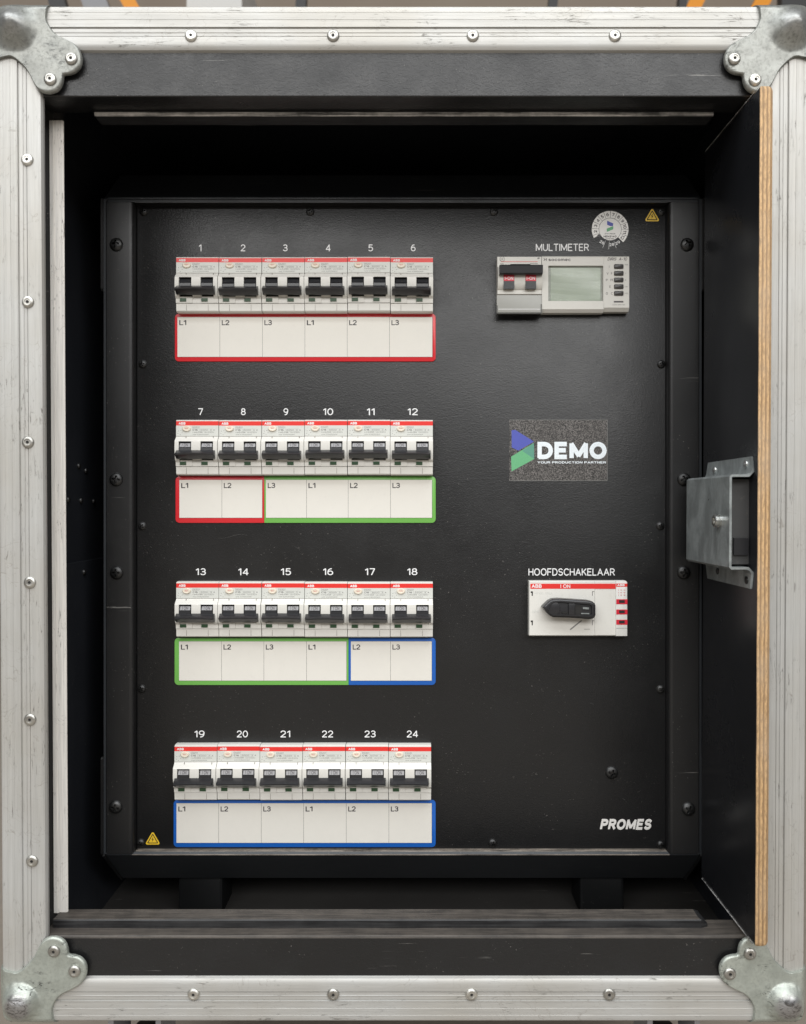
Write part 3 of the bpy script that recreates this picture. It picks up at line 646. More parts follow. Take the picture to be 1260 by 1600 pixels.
# housing: side cheeks, top and bottom with 45 degree front chamfers
xL, xR = PX(162, 697), PX(1097, 697); zT, zB = PZ(311, 697), PZ(1335, 697)
chT, chB = 296.5, -313.5
b = MB()
prof = [(97.5, zB), (97.5, zT), (137, chT), (440, chT), (440, chB), (141, chB)]
# cheeks
for xa, xb in ((xL, xL+2.0), (xR-2.0, xR)):
    b.prism_x(prof, xa, xb, 'coat2')
b.prism_x([(97.5, zT), (137, chT), (440, chT), (440, chT-2), (137.8, chT-2), (99, zT-1.5)], xL+2, xR-2, 'coat2')
b.prism_x([(97.5, zB), (141, chB), (440, chB), (440, chB+2), (141.8, chB+2), (99, zB+1.5)], xL+2, xR-2, 'coat2')
b.box(xL+2, xR-2, 430, 440, chB+2, chT-2, 'coat2')
# rack frame behind ears
b.box(xL+2, PX(214), 106.5, 125, zB+2, zT-2, 'coat2'); b.box(PX(1041), xR-2, 106.5, 125, zB+2, zT-2, 'coat2')
b.build('housing', cab, (0, 0, 0), 20)
# raised bumper edges at the corners of the cheeks
for sx, xx in ((-1, xL), (1, xR)):
    for za, zb2 in ((zT+1, PZ(455, 697)), (PZ(1183, 697), zB-1)):
        b = MB(); b.prism_x([(95.5, zb2+2), (95.5, za-1.5), (97, za), (120, za), (120, zb2), (97, zb2)], min(xx, xx+sx*1.8), max(xx, xx+sx*1.8), 'coat')
        b.build('corner_guard', cab, (0, 0, 0), 20)
# bottom chamfer corner welts
for sx, xx in ((1, xL), (-1, xR)):
    b = MB(); V = []
    for (y, z) in ((97.0, zB-.5), (141, chB-.6)):
        V += [(xx-.6*sx, y-1.2, z-.6), (xx+1.2*sx, y-1.2, z-.6), (xx+1.2*sx, y+1, z+1), (xx-.6*sx, y+1, z+1)]
    b.add(V, [(0, 1, 2, 3), (4, 5, 6, 7), (0, 1, 5, 4), (1, 2, 6, 5), (2, 3, 7, 6), (3, 0, 4, 7)], 'coat'); b.build('weld_seam', cab, (0, 0, 0), 0)
# feet
foot0 = None
for px in (313.5, 941):
    for yy in (146, 380):
        if foot0 is None:
            b = MB(); b.rbox(-19.5, 19.5, -35.5, 0, 0, 38, 'rubber', 3, 2.5); b.prism_x([(2, 0), (0, 0), (0, .8), (2, .8)], -8, 8, 'lip')
            foot0 = b.build('foot', cab, (PX(px, 746), yy, chB), 40)
        else: copy_part(foot0, cab, (PX(px, 746), yy, chB))
# rack ears
def ear(pxa, pxb, inner_right):
    xa, xb = PX(pxa, 696), PX(pxb, 696); z0, z1 = PZ(1334, 696), PZ(316, 696); b = MB()
    if inner_right: P = [(xa, EY+2), (xa, EY), (xb-3.6, EY)]+[(xb-3.6+3.6*math.sin(a), EY-1.0+1.0-(-3.6*(1-math.cos(a)))) for a in [math.pi/2*i/6 for i in range(1, 7)]]+[(xb, EY+11), (xb-2, EY+11), (xb-2, EY+4), (xb-4.5, EY+2)]
    else: P = [(xb, EY+2), (xb, EY), (xa+3.6, EY)]+[(xa+3.6-3.6*math.sin(a), EY+3.6*(1-math.cos(a))) for a in [math.pi/2*i/6 for i in range(1, 7)]]+[(xa, EY+11), (xa+2, EY+11), (xa+2, EY+4), (xa+4.5, EY+2)]
    b.prism_z(P, z0, z1, 'coat'); return b.build('rack_ear', cab, (0, 0, 0), 50)
earL = ear(167, 208.5, True); earR = ear(1045.5, 1092, False)
# upper rail and worn lower lip
b = MB(); b.box(PX(167, 696), PX(1092, 696), 98, 106, PZ(315, 697), PZ(308, 697), 'coat2'); b.box(PX(211, 697), PX(1043, 697), 96.6, 106, PZ(317, 697), PZ(315.2, 697), 'coat'); b.build('top_rail', cab, (0, 0, 0), 0)
b = MB(); za = PZ(1328.5, 703); b.prism_x([(105.5, za), (97.5, za-1.1), (97.5, za-1.9), (105.5, za-1.9)], PX(208, 700), PX(1045, 700), 'lip'); b.build('lower_lip', cab, (0, 0, 0), 0)
b = MB(); b.box(PX(167, 697), PX(1092, 697), 97.8, 105, zB+.2, za-2.0, 'coat2'); b.build('bottom_rail', cab, (0, 0, 0), 0)
# front panel
b = MB(); b.rbox(PX(214.5), PX(1040.5), PZ(1326.5), PZ(319), PY, PY+2.2, 'panel', .6, .35); panel = b.build('front_panel', cab, (0, 0, 0), 30)
# thin worn line at the foot of the panel
b = MB(); b.box(PX(216), PX(1040), PY-.35, PY+.5, PZ(1327.3), PZ(1326.1), 'lip'); b.build('worn_edge', panel, (0, 0, 0), 0)

# screws: domed head with pressed cross recess
def screw_mesh(R, Hh):
    rings = 14; n = 40; V = []; Fs = []; b = MB()
    w = R*.13; L = R*.52
    for k in range(rings+1):
        r = R*k/rings
        for i in range(n):
            a = 2*math.pi*i/n; x = r*math.cos(a); z = r*math.sin(a)
            y = -Hh*max(0, 1-(r/R)**2.4)**.55
            inside = (abs(x) < w and abs(z) < L) or (abs(z) < w and abs(x) < L)
            if inside: y += Hh*.75
            V.append((x, y, z))
    for k in range(1, rings):
        for i in range(n): Fs.append((k*n+i, k*n+(i+1) % n, (k+1)*n+(i+1) % n, (k+1)*n+i))
    Fs.append(tuple(n+i for i in range(n)))
    b.add(V, Fs, 'screw'); b.lathe([(R*1.0, .4), (R*1.0, -.25), (R*.97, -.3)], 'screw', n=32); return b
small = screw_mesh(3.5, 2.0); big = screw_mesh(5.6, 3.0); s0_ = b0_ = None
for px, py in ((225, 331), (485, 331), (772, 331), (1034, 331), (223.5, 569), (1033.5, 569), (222.5, 822), (1032, 822), (222, 1076), (1032.5, 1077), (220.5, 1317), (770, 1317), (1033, 1320)):
    rr = (random.uniform(-.04, .04), random.uniform(0, 3), random.uniform(-.04, .04)); p = (PX(px), PY-.1, PZ(py))
    if s0_ is None: s0_ = small.build('panel_screw', panel, p, 30, rr)
    else: copy_part(s0_, panel, p, rr)
for k, (px, py) in enumerate(((181, 381), (181, 749), (181.5, 895), (180, 1262), (1075, 381), (1070, 749), (1069.5, 895), (1077, 1265))):
    p = (PX(px, 694), EY-.1, PZ(py, 694)); rr = (random.uniform(-.12, .12), random.uniform(0, 3), random.uniform(-.12, .12)); par = earL if k < 4 else earR
    if b0_ is None: b0_ = big.build('rack_screw', par, p, 30, rr)
    else: copy_part(b0_, par, p, rr)
mid = screw_mesh(5.4, 2.6); mid.build('plug_screw', panel, (PX(956), PY-.1, PZ(1207)), 30, (0, .3, 0))

rs = random.Random(5); b = MB()
for px, py, ln, an, cv in ((365, 838, 44, 4, 3), (466, 858, 16, -50, 2), (262, 848, 9, -70, 1), (905, 583, 12, -15, 1), (1022, 420, 10, 40, 1), (740, 372, 20, 70, 2), (976, 1250, 9, -30, 1), (388, 1252, 8, 20, 1), (830, 1120, 12, 65, 1), (700, 705, 10, 15, 1), (925, 1100, 9, -35, 1)):
    n = 7; cx0, cz0 = PX(px), PZ(py); L_ = ln/F*Dp; a = math.radians(an); V = []
    for i in range(n):
        t = i/(n-1)-.5; x = t*L_; z = cv*.4*math.sin(t*5+px); w_ = .07*(1-abs(t)*1.2)
        X_, Z_ = cx0+x*math.cos(a)-z*math.sin(a), cz0+x*math.sin(a)+z*math.cos(a); V += [(X_, PY-.02, Z_-w_), (X_, PY-.09, Z_), (X_, PY-.02, Z_+w_)]
    b.add(V, [f for i in range(n-1) for f in ((3*i, 3*i+1, 3*i+4, 3*i+3), (3*i+1, 3*i+2, 3*i+5, 3*i+4))], 'lint')
o = b.build('lint', panel, (0, 0, 0), 0); o['kind'] = 'stuff'
# ------------------------------------------------ circuit breaker
PITCH = 35.03; Wd = 34.6
def strip(mb, x0, x1, prof, mat):                                    # prof = [(z down, protrusion)] front contour from top to bottom
    P = [(-p, -z) for z, p in prof]; P = [(1.0, -prof[0][0])]+P+[(1.0, -prof[-1][0])]
    mb.prism_x(P, x0, x1, mat)
TOPP = [(0, 5.2), (.25, 7.0), (.9, 8.0), (13.6, 8.4)]
LOWP = [(38.6, 8.4), (44.4, 8.0), (45.2, 7.0), (45.4, 4.5)]
FULL = [(13.9, 8.4), (15.0, 9.2), (17.2, 12.2), (18.2, 12.9), (25.0, 13.2), (33.0, 11.6), (35.0, 9.6), (38.3, 9.2)]
WIN = [(13.9, 8.4), (15.0, 9.2), (17.2, 12.2), (18.2, 12.9), (18.4, 7.5), (33.0, 7.5), (33.2, 9.6), (38.3, 9.2)]
MIDL = [(13.9, 8.4), (15.0, 9.2), (17.2, 12.2), (18.2, 12.9), (25.0, 13.2), (29.0, 12.0), (33.0, 8.7), (38.3, 8.7)]
b = MB()
strip(b, 0, Wd, TOPP, 'white'); strip(b, 0.05, Wd-.05, LOWP, 'white'); b.box(.1, Wd-.1, -7.9, 1, -13.95, -13.55, 'seam'); b.box(.1, Wd-.1, -7.9, 1, -38.65, -38.25, 'seam')
strip(b, 0, 3.3, FULL, 'white'); strip(b, 3.3, 13.5, WIN, 'white'); strip(b, 13.5, 21.0, MIDL, 'white'); strip(b, 21.0, 31.2, WIN, 'white'); strip(b, 31.2, Wd, FULL, 'white')
# dark lining of the two toggle windows, seams of the lower part
for xa in (3.35, 21.05): b.box(xa, xa+10.1, -7.7, -7.52, -32.9, -18.5, 'hole'); b.box(xa, xa+10.1, -12.6, -7.6, -18.75, -18.42, 'hole')
for xa in (8.3, 26.0): b.box(xa, xa+.22, -8.35, -4, -44.2, -38.7, 'seam')
for xa in (8.3, 30.6): b.box(xa, xa+.18, -9.9, -8, -16.0, -13.9, 'seam')
b.plate([(.0, -1.35), (Wd, -1.35), (Wd, -4.85), (.0, -4.85)], -8.22, -7.8, 'red')
b.plate([(.0, -4.9), (Wd, -4.9), (Wd, -13.45), (.0, -13.45)], -8.45, -7.8, 'plate')
first = b.build('circuit_breaker', cab, (0, 0, 0), 30)
# toggle handle
hd = MB(); HS = [(24.6, 9.0), (25.4, 13.0), (28.4, 18.5), (29.0, 19.2), (29.9, 18.9), (32.3, 14.2), (32.6, 13.4), (32.4, 10.0)]
xs = [1.3, 1.7, 10, 17, 24, 32.3, 32.7]; n = len(HS); V = []
for x in xs:
    e = .82 if x in (1.3, 32.7) else 1.0; c = .55*math.cos((x-17)/15.5*math.pi/2)
    for j, (z, p) in enumerate(HS):
        pp = 11+(p-11)*e; V.append((x, -pp, -(z-(c if j in (2, 3, 4) else (-c*.6 if j in (5, 6) else 0)))))
Fs = [tuple(range(n)), tuple(range(len(V)-n, len(V)))]+[(k*n+i, k*n+(i+1) % n, (k+1)*n+(i+1) % n, (k+1)*n+i) for k in range(len(xs)-1) for i in range(n)]
hd.add(V, Fs, 'black')
for xa in (3.8, 21.5):                                               # the lever arms seen in the windows, with the printed rotor face
    hd.prism_x([(-7.6, -19.2), (-10.9, -19.2), (-12.9, -23.1), (-13.4, -23.4), (-13.6, -25.8), (-7.6, -25.8)], xa, xa+9.2, 'black')
handle = hd.build('toggle_handle', first, (0, 0, 0), 28)
rt = MB()
for xa in (3.8, 21.5):
    rt.add([(xa+.5, -11.62, -19.6), (xa+8.7, -11.62, -19.6), (xa+8.7, -13.22, -22.8), (xa+.5, -13.22, -22.8)], [(0, 1, 2, 3)], 'rotor')
    V, Fq = text_geo('I ON', .16, 0); ax = min(v[0] for v in V); bx = max(v[0] for v in V)
    rt.add([(xa+2.2+(v[0]-ax)/(bx-ax)*4.8, -11.77-1.33*(1-max(0, v[1]))-.03-v[2]*.03, -19.9-2.6*(1-max(0, v[1]))) for v in V], Fq, 'inkd')
rotor = rt.build('rotor_face', first, (0, 0, 0), 0)
tb = MB(); tb.lathe([(1, 0), (1.0, -.9), (.93, -1.35), (.80, -1.5), (.70, -1.42)], 'cream', 0, 0, 22, 3.45, 2.3); tb.text('TEST', -1.5, -.35, 3.0, .8, -1.52, 'redpr')
btn = tb.build('test_button', first, (8.6, -8.3, -7.4), 45)
fl = MB(); fl.box(0, 5.1, -.35, .3, -2.6, 0, 'green'); flag = fl.build('status_flag', first, (3.4, -9.55, -34.6), 0)
copy_part(flag, first, (20.9, -9.55, -34.6))
pr = MB(); pr.text('ABB', 2.0, -4.2, 5.6, 2.0, -8.26, 'whiteink', .24)
pr.text('DS201', 13.4, -6.9, 5.6, 1.25, -8.48, 'ink'); pr.text('C16', 13.4, -9.2, 4.2, 1.35, -8.48, 'inkd', .16); pr.text('6000  3', 20.0, -9.1, 9.0, 1.1, -8.48, 'ink'); pr.text('A', 30.4, -9.1, 1.2, 1.2, -8.48, 'inkd')
pr.text('I n=0,03A', 13.6, -11.0, 8.0, 1.1, -8.48, 'inkd'); pr.text('Un=230V', 23.0, -11.0, 8.0, 1.0, -8.48, 'ink'); pr.text('4AW 2CSR255080R', 13.6, -12.7, 13.0, .8, -8.48, 'ink')
for (u, v) in ((1.6, -9.2), (3.6, -8.8), (1.2, -11.2), (3.0, -12.2), (4.6, -10.6)): pr.box(u, u+.7, -8.5, -8.44, v-.35, v, 'ink')
for xa, xb2 in ((13.2, 18.6),): pr.box(xa, xb2, -8.5, -8.44, -7.3, -7.2, 'ink')
pr.box(18.9, 29.9, -8.5, -8.44, -7.7, -7.62, 'ink'); pr.box(18.9, 29.9, -8.5, -8.44, -9.6, -9.52, 'ink'); pr.box(18.9, 18.98, -8.5, -8.44, -9.6, -7.62, 'ink')
prt = pr.build('printed_text', first, (0, 0, 0), 0)

ROWS = [(276.0, 213.8), (275.8, 80.4), (275.8, -52.4), (273.0, -185.9)]
num = 0; done = False
ordin = ['red', 'red', 'red', 'red', 'red', 'red', 'red', 'red', 'green', 'green', 'green', 'green', 'green', 'green', 'green', 'green', 'blue', 'blue'] + ['blue']*6
for r_, (pxl, zt_) in enumerate(ROWS):
    for c_ in range(6):
        loc = Vector(((pxl-CX)/F*696+c_*PITCH+random.uniform(-.06, .06), PY+random.uniform(-.15, .15), zt_+random.uniform(-.22, .22)))
        num += 1; lab = f'circuit breaker under the printed number {num}, above a {ordin[num-1]} bordered label'
        if not done:
            d_ = {}
            ORG[first.name] = loc; first.location = (loc-ORG[cab.name])/1000; first['label'] = lab; done = True
            for ch in [x for x in bpy.data.objects if x.parent == first]: ORG[ch.name] = ORG[ch.name]+loc
        else:
            cc = copy_part(first, cab, loc, (0, 0, 0), lab)
hm = {}
for o in [x for x in bpy.data.objects if x.parent and x.parent.name.startswith('circuit_breaker')]:
    if o.name.startswith('test_button'): o.rotation_euler = (random.uniform(-.06, .06), 0, random.uniform(-.08, .08))
    if o.name.startswith('toggle_handle'):                             # every lever sits a little differently
        o.location.z += random.uniform(-.00035, .00035); o.location.y += random.uniform(0, .0003); o.rotation_euler = (0, random.uniform(-.006, .006), random.uniform(-.008, .008))
rotor.data.materials  # top row rotor faces blackened, print too: window shade put into their colour
dm = rotor.data.copy(); dm.materials[0] = M['rotor_shaded']; dm.materials[1] = M['rotor_shaded']
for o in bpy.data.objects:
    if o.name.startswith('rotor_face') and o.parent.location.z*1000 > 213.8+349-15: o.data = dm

# printed numbers and words
def word(txt, pxa, pxb, pya, pyb, name='printed_word', mat='whiteink', bold=0.0, shear=0.0, parent=None):
    b = MB(); b.text(txt, 0, 0, PX(pxb)-PX(pxa), PZ(pya)-PZ(pyb), 0, mat, bold, shear)
    return b.build(name, parent or panel, (PX(pxa), PY-.06, PZ(pyb)), 0)
NY = [387.5, 643.5, 893.5, 1147]; NX = [[313, 380, 446, 513, 579.5, 646], [314, 380.5, 447, 513, 579.5, 645], [314, 380.5, 447, 513, 578.5, 644.5], [312, 379, 446, 512, 578.5, 644.5]]
k = 0
for r_ in range(4):
    for c_ in range(6):
        k += 1; w = {1: 4.2}.get(k, 7.4) if k < 10 else 17.5
        if k in (10, 11, 14, 16, 12, 13, 15, 17, 18, 19): w = 16.0
        if k == 11: w = 12.5
        if k == 21: w = 15.5
        word(str(k), NX[r_][c_]-w/2, NX[r_][c_]+w/2, NY[r_]-5.6, NY[r_]+5.2, 'printed_number', bold=.135)
word('MULTIMETER', 837.5, 920.5, 380.8, 392.3, bold=.135); word('HOOFDSCHAKELAAR', 826, 961, 888, 899.5, bold=.135)

# ------------------------------------------------ label strips
def label_strip(pxa, pxb, pya, pyb, colr, cells, texts, corners, lab, cy0, cy1):
    b = MB(); x0, x1, z0, z1 = PX(pxa), PX(pxb), PZ(pyb), PZ(pya)
    b.plate(rrect(x0, x1, z0, z1, 3.2, 5, corners), PY-1.0, PY, colr, .25)
    o = b.build('label_strip', cab, (0, 0, 0), 30); o['label'] = lab
    for i in range(len(cells)-1):
        m = MB(); xa, xb = PX(cells[i])+.12, PX(cells[i+1])-.12; za, zb = PZ(cy1), PZ(cy0)
        m.box(xa, xb, PY-1.25, PY-.9, za, zb, 'label')
        if True: m.box(xb, xb+.24, PY-1.12, PY-.9, za, zb, 'inkd')
        m.box(xa-.15, xb+.2, PY-1.1, PY-.9, za-.22, za, 'inkd'); m.box(xa-.15, xb+.2, PY-1.1, PY-.9, zb, zb+.22, 'seam')
        w = 5.8 if texts[i] == 'L1' else 6.2
        m.text(texts[i], xa+1.5, zb-6.7, w, 4.3, PY-1.27, 'inkt', .17)
        m.build('label_card', o, (0, 0, 0), 0)
L3 = ['L1', 'L2', 'L3']*2
label_strip(274, 681, 490.5, 565, 'sred', [278, 344.3, 410.8, 477, 543, 609, 676], L3, (1, 1, 1, 1), 'red bordered label strip of six cards under the top breaker row', 496, 558)
label_strip(275, 413.4, 744.5, 817, 'sred', [281, 347.5, 410.5], ['L1', 'L2'], (1, 0, 0, 1), 'short red bordered label strip of two cards', 750, 809)
label_strip(413.6, 681, 744.5, 817, 'sgreen', [416, 479.5, 544.5, 610.5, 675.5], ['L3', 'L1', 'L2', 'L3'], (0, 1, 1, 0), 'green bordered label strip of four cards under breakers 9 to 12', 750, 809)
label_strip(273.5, 545, 996.5, 1070, 'sgreen', [280.5, 347, 413, 479.5, 542], ['L1', 'L2', 'L3', 'L1'], (1, 0, 0, 1), 'green bordered label strip of four cards under breakers 13 to 16', 1002, 1063)
label_strip(545.2, 681, 996.5, 1070, 'sblue', [548.5, 610.5, 675], ['L2', 'L3'], (0, 1, 1, 0), 'short blue bordered label strip of two cards', 1002, 1063)
label_strip(272, 681, 1249.5, 1323, 'sblue', [276.5, 342.5, 409, 475, 541.5, 608, 675], L3, (1, 1, 1, 1), 'blue bordered label strip of six cards under the bottom breaker row', 1254.5, 1316)

# ------------------------------------------------ two pole switch next to the meter
def L(px, D): return (px-CX)/F*D
b = MB(); D = 696; x0, x1 = L(777.4, D), L(846.2, D); Wm = x1-x0; zt_ = (CY-400.5)/F*D; sc = F/D
def zz(py): return (py-400.5)/sc
prof = [(0, 5.5), (.4, 8), (zz(417), 8.2), (zz(419), 11.5), (zz(431), 12.5), (zz(445), 12.2), (zz(453), 10), (zz(454), 9.2), (zz(460), 9.2), (zz(460.3), 7), (zz(484), 7), (zz(484.5), 5)]
P = [(1.0, 0)]+[(-p, -z) for z, p in prof]+[(1.0, -zz(484.5))]
b.prism_x(P, 0, Wm, 'meter')
b.box(3, Wm-3, -8.28, -8.0, -zz(409.3), -zz(408.7), 'red')
b.lathe([(1.0, -8.15), (1.0, -8.3)], 'ink', 4.0, -zz(405), 20, 2.1, 2.1); b.lathe([(1.0, -8.2), (1.0, -8.36)], 'meter', 4.0, -zz(405), 20, 1.75, 1.75); b.text('GE', 2.8, -zz(405)-.9, 2.4, 1.8, -8.4, 'ink', 0, .2)
b.plate([(Wm-3.4, -zz(403)), (Wm-1.9, -zz(401.8)), (Wm-1.2, -zz(403.5)), (Wm-2.8, -zz(405.2))], -8.2, -8.0, 'ink')
b.text('ELFA G60 C6', 6.5, -zz(415.5), 12, 1.1, -8.3, 'ink'); b.text('6000', Wm-9, -zz(413), 6, 1.0, -8.3, 'ink'); b.text('2P', 2.2, -zz(415.8), 3, 2.2, -8.3, 'ink')
sw = b.build('two_pole_switch', cab, (x0, PY, zt_), 30); sw['label'] = 'small white two pole switch beside the meter with two red ON flags'
b = MB(); 
for xa in (L(787, 693), L(821, 693)):
    xa -= x0; b.box(xa, xa+8.6, -12.7, -9, -zz(453.5), -zz(430), 'black'); b.box(xa+.1, xa+8.5, -12.85, -12.4, -zz(441.5), -zz(432.5), 'redpr'); b.text('I-ON', xa+.9, -zz(440), 6.8, 2.8, -12.9, 'whiteink', .16)
b.build('on_flag', sw, (x0, PY, zt_), 0)
b = MB(); hs = [(zz(418.5), 12), (zz(418.8), 17), (zz(420.5), 18), (zz(431.5), 17.5), (zz(433), 16), (zz(433), 12)]
b.prism_x([(-p, -z) for z, p in hs], 1.0, Wm-.2, 'black'); b.prism_x([(-p, -z) for z, p in [(zz(416.5), 12), (zz(416.8), 15.5), (zz(419), 16.8), (zz(421), 16.8), (zz(421), 12)]], Wm*.27, Wm*.72, 'black')
b.build('toggle_handle', sw, (x0, PY, zt_), 20)
b = MB(); b.rbox(-.6, Wm+.1, -zz(488.5), -zz(460.8), -9.6, -7.2, 'cover', .5, .3); b.box(.6, Wm-1.2, -9.75, -9.5, -zz(484.3), -zz(483.4), 'whiteink'); b.box(-.7, .2, -9.8, -7, -zz(489), -zz(478), 'clear'); b.box(Wm-.8, Wm+.2, -9.8, -7, -zz(489), -zz(476), 'clear'); b.box(-.6, Wm+.1, -9.7, -6, -zz(490.5), -zz(488.6), 'clear'); b.box(-.6, Wm+.1, -9.72, -9.5, -zz(461.8), -zz(460.9), 'seam')
b.build('terminal_cover', sw, (x0, PY, zt_), 30)

# ------------------------------------------------ multimeter
D = 695.5; sc = F/D; x0 = L(847, D); zt_ = (CY-400)/F*D
def mx(px): return (px-847)/sc
def mz(py): return -(py-400)/sc
b = MB(); 
# face built round the screen opening
Wm = mx(983.5); yb = 2
A, B_, C_, E = mx(857), mx(942.6), mz(415), mz(470.3)
b.prism_x([(yb, 0), (-7.6, 0), (-8.5, -.9), (-8.5, C_), (yb, C_)], 0, mx(943.6), 'meter')
b.prism_x([(yb, E), (-8.5, E), (-8.5, mz(483)), (-6.2, mz(487.8)), (yb, mz(487.8))], 0, mx(943.6), 'meter')
b.box(0, A, -8.5, yb, E, C_, 'meter'); b.box(B_, mx(943.6), -8.5, yb, E, C_, 'meter')
b.prism_x([(yb, 0), (-7.4, 0), (-8.3, -.9), (-8.3, mz(480.5)), (-5.8, mz(486)), (yb, mz(486))], mx(943.9), Wm, 'meter')
b.text('socomec', mx(857.5), mz(408), mx(892)-mx(857.5), 2.7*.72, -8.54, 'inkd', .17); b.text('>|', mx(849.5), mz(407.6), 2.6, 2.2, -8.54, 'inkd', .2)
b.text('DIRIS  A-10', mx(949.5), mz(407), mx(980.5)-mx(949.5), 2.5, -8.34, 'inkd', .15, .3)
for s_, px, py in (('I', 952, 416.4), ('V', 948.2, 427.1), ('F', 955, 427.1), ('P', 947.2, 437.4), ('PF', 954.2, 437.4), ('E', 952.5, 447.8), ('o', 947, 458.3), ('C', 955, 458.3)):
    b.text(s_, mx(px), mz(py+1.9), 0 if len(s_) == 1 else 2.5, 1.9, -8.34, 'inkd')
for s_, py, w in (('max', 413.5, 2.6), ('>', 427.1, 1.2), ('+', 437.4, 1.2), ('OK', 447.8, 2.4), ('PRG', 458.3, 2.8)): b.text(s_, mx(976.8), mz(py+1), w, 1.0, -8.34, 'ink')
b.box(mx(959.6), mx(974.4), -8.36, -8.2, mz(472.6), mz(470.2), 'inkd'); b.text('COM 485 kWh', mx(957.5), mz(477), mx(977)-mx(957.5), .95, -8.34, 'ink')
mt = b.build('multimeter', cab, (x0, PY, zt_), 30); mt['label'] = 'white panel multimeter with a pale green display and five grey buttons'
b = MB(); b.box(A-.1, B_+.1, -5.8, -5.2, E-.1, C_+.1, 'bezel'); b.rbox(A+2.2, B_-1.6, E+.5, C_-1.2, -6.6, -5.5, 'display', .4, .2)
n = 30
V = []; Fs = []
for i in range(n+1):                                                  # loose protective film, slightly rippled
    for j in range(n+1):
        u = i/n; v = j/n; V.append((A+.2+(B_-A-.4)*u, -7.0-.22*math.sin(v*19+1.5*math.sin(u*3.1))-.12*math.sin(v*43+u*6), E+.2+(C_-E-.4)*v))
for i in range(n):
    for j in range(n): Fs.append((i*(n+1)+j, (i+1)*(n+1)+j, (i+1)*(n+1)+j+1, i*(n+1)+j+1))
s = NT('clear film'); s.set(color=(.86, .92, .84), rough=.12, alpha=.16, spec=.5); M['filmclear'] = s.m
b.add(V, Fs, 'filmclear'); b.build('display', mt, (x0, PY, zt_), 40)
bt = None
for py in (416.4, 427.1, 437.4, 447.8, 458.3):
    p = (x0+mx(959.8), PY-8.2, zt_+mz(py))
    if bt is None: b = MB(); b.rbox(0, 7.6, -1.8, 1.8, -1.5, .3, 'button', .7, .7); bt = b.build('button', mt, p, 50)
    else: copy_part(bt, mt, p)

# ------------------------------------------------ main switch
D = 695.5; x0 = L(827.4, D); zt_ = (CY-907.6)/F*D
def mx(px): return (px-827.4)/sc
def mz(py): return -(py-907.6)/sc
b = MB(); hB = mz(993.8)
for xa, xb, f_ in ((0, mx(929.4), -8.5), (mx(929.8), mx(962.2), -8.3)): b.prism_x([(2, 0), (f_+1, 0), (f_, -.7), (f_, hB+.7), (f_+1, hB), (2, hB)], xa, xb, 'white')
b.plate([(mx(962.5), 0), (mx(978.5), 0), (mx(980.3), -1.2), (mx(980.3), hB), (mx(962.5), hB)], -9.0, 2, 'carton', .4)
b.plate([(mx(829), mz(912)), (mx(962.2), mz(912)), (mx(962.2), mz(920)), (mx(829), mz(920))], -8.56, -8.0, 'red')
b.plate([(mx(963), mz(911.7)), (mx(980.2), mz(911.7)), (mx(980.2), mz(916.8)), (mx(963), mz(916.8))], -9.06, -8.8, 'red'); b.text('ABB', mx(964.5), mz(915.9), 6, 1.9, -9.1, 'whiteink', .24)
b.text('ABB', mx(831), mz(918.6), 8.2, 3.0, -8.6, 'whiteink', .22); b.text('I ON', mx(876), mz(918.8), 8.0, 3.0, -8.6, 'whiteink', .15)
b.text('OT160  1SDA', mx(836), mz(928.5), 14, 1.6, -8.55, 'plate'); b.text('OFF', mx(831), mz(958), 6, 2, -8.55, 'plate')
for px in (829.5, 925.5):
    for pa, pb in ((924, 931), (969.5, 977)):
        if px < 900: b.plate([(mx(px), mz(pa)), (mx(px+3.6), mz(pa)), (mx(px+3.2), mz(pb)), (mx(px+1.6), mz(pb)), (mx(px+1.6), mz(pa+2.5)), (mx(px), mz(pa+2.5))], -8.58, -8, 'hole')
        else: b.box(mx(px), mx(px+.8), -8.58, -8, mz(pb), mz(pa), 'inkd'); b.box(mx(px), mx(px+3.4), -8.58, -8, mz(pa+.8), mz(pa), 'inkd')
b.plate([(mx(890.5), mz(983.2)), (mx(892.0), mz(984.5)), (mx(909.8), mz(970)), (mx(908.3), mz(968.8))], -8.56, -8.2, 'ink'); b.box(mx(913), mx(922), -8.56, -8.4, mz(983.5), mz(982.7), 'ink')
for py in (921, 925, 929): b.text('1 5 9', mx(965.5), mz(py+2), 6.0, 1.0, -9.05, 'redpr')
b.box(mx(963), mx(980.2), -9.05, -8.9, mz(981.8), mz(981.2), 'ink')
ms = b.build('main_switch', cab, (x0, PY, zt_), 30); ms['label'] = 'wide white main switch with a red stripe and black rotary handle'
ind = None
for pa in (936.2, 952.2, 968.2):
    p = (x0+mx(963), PY-8.9, zt_+mz(pa))
    if ind is None: b = MB(); b.box(0, mx(980.3)-mx(963), -.35, .2, -4.0, 0, 'redpr'); b.box(2.2, 6.8, -.6, .2, -2.9, -.7, 'black'); ind = b.build('indicator_window', ms, p, 0)
    else: copy_part(ind, ms, p)
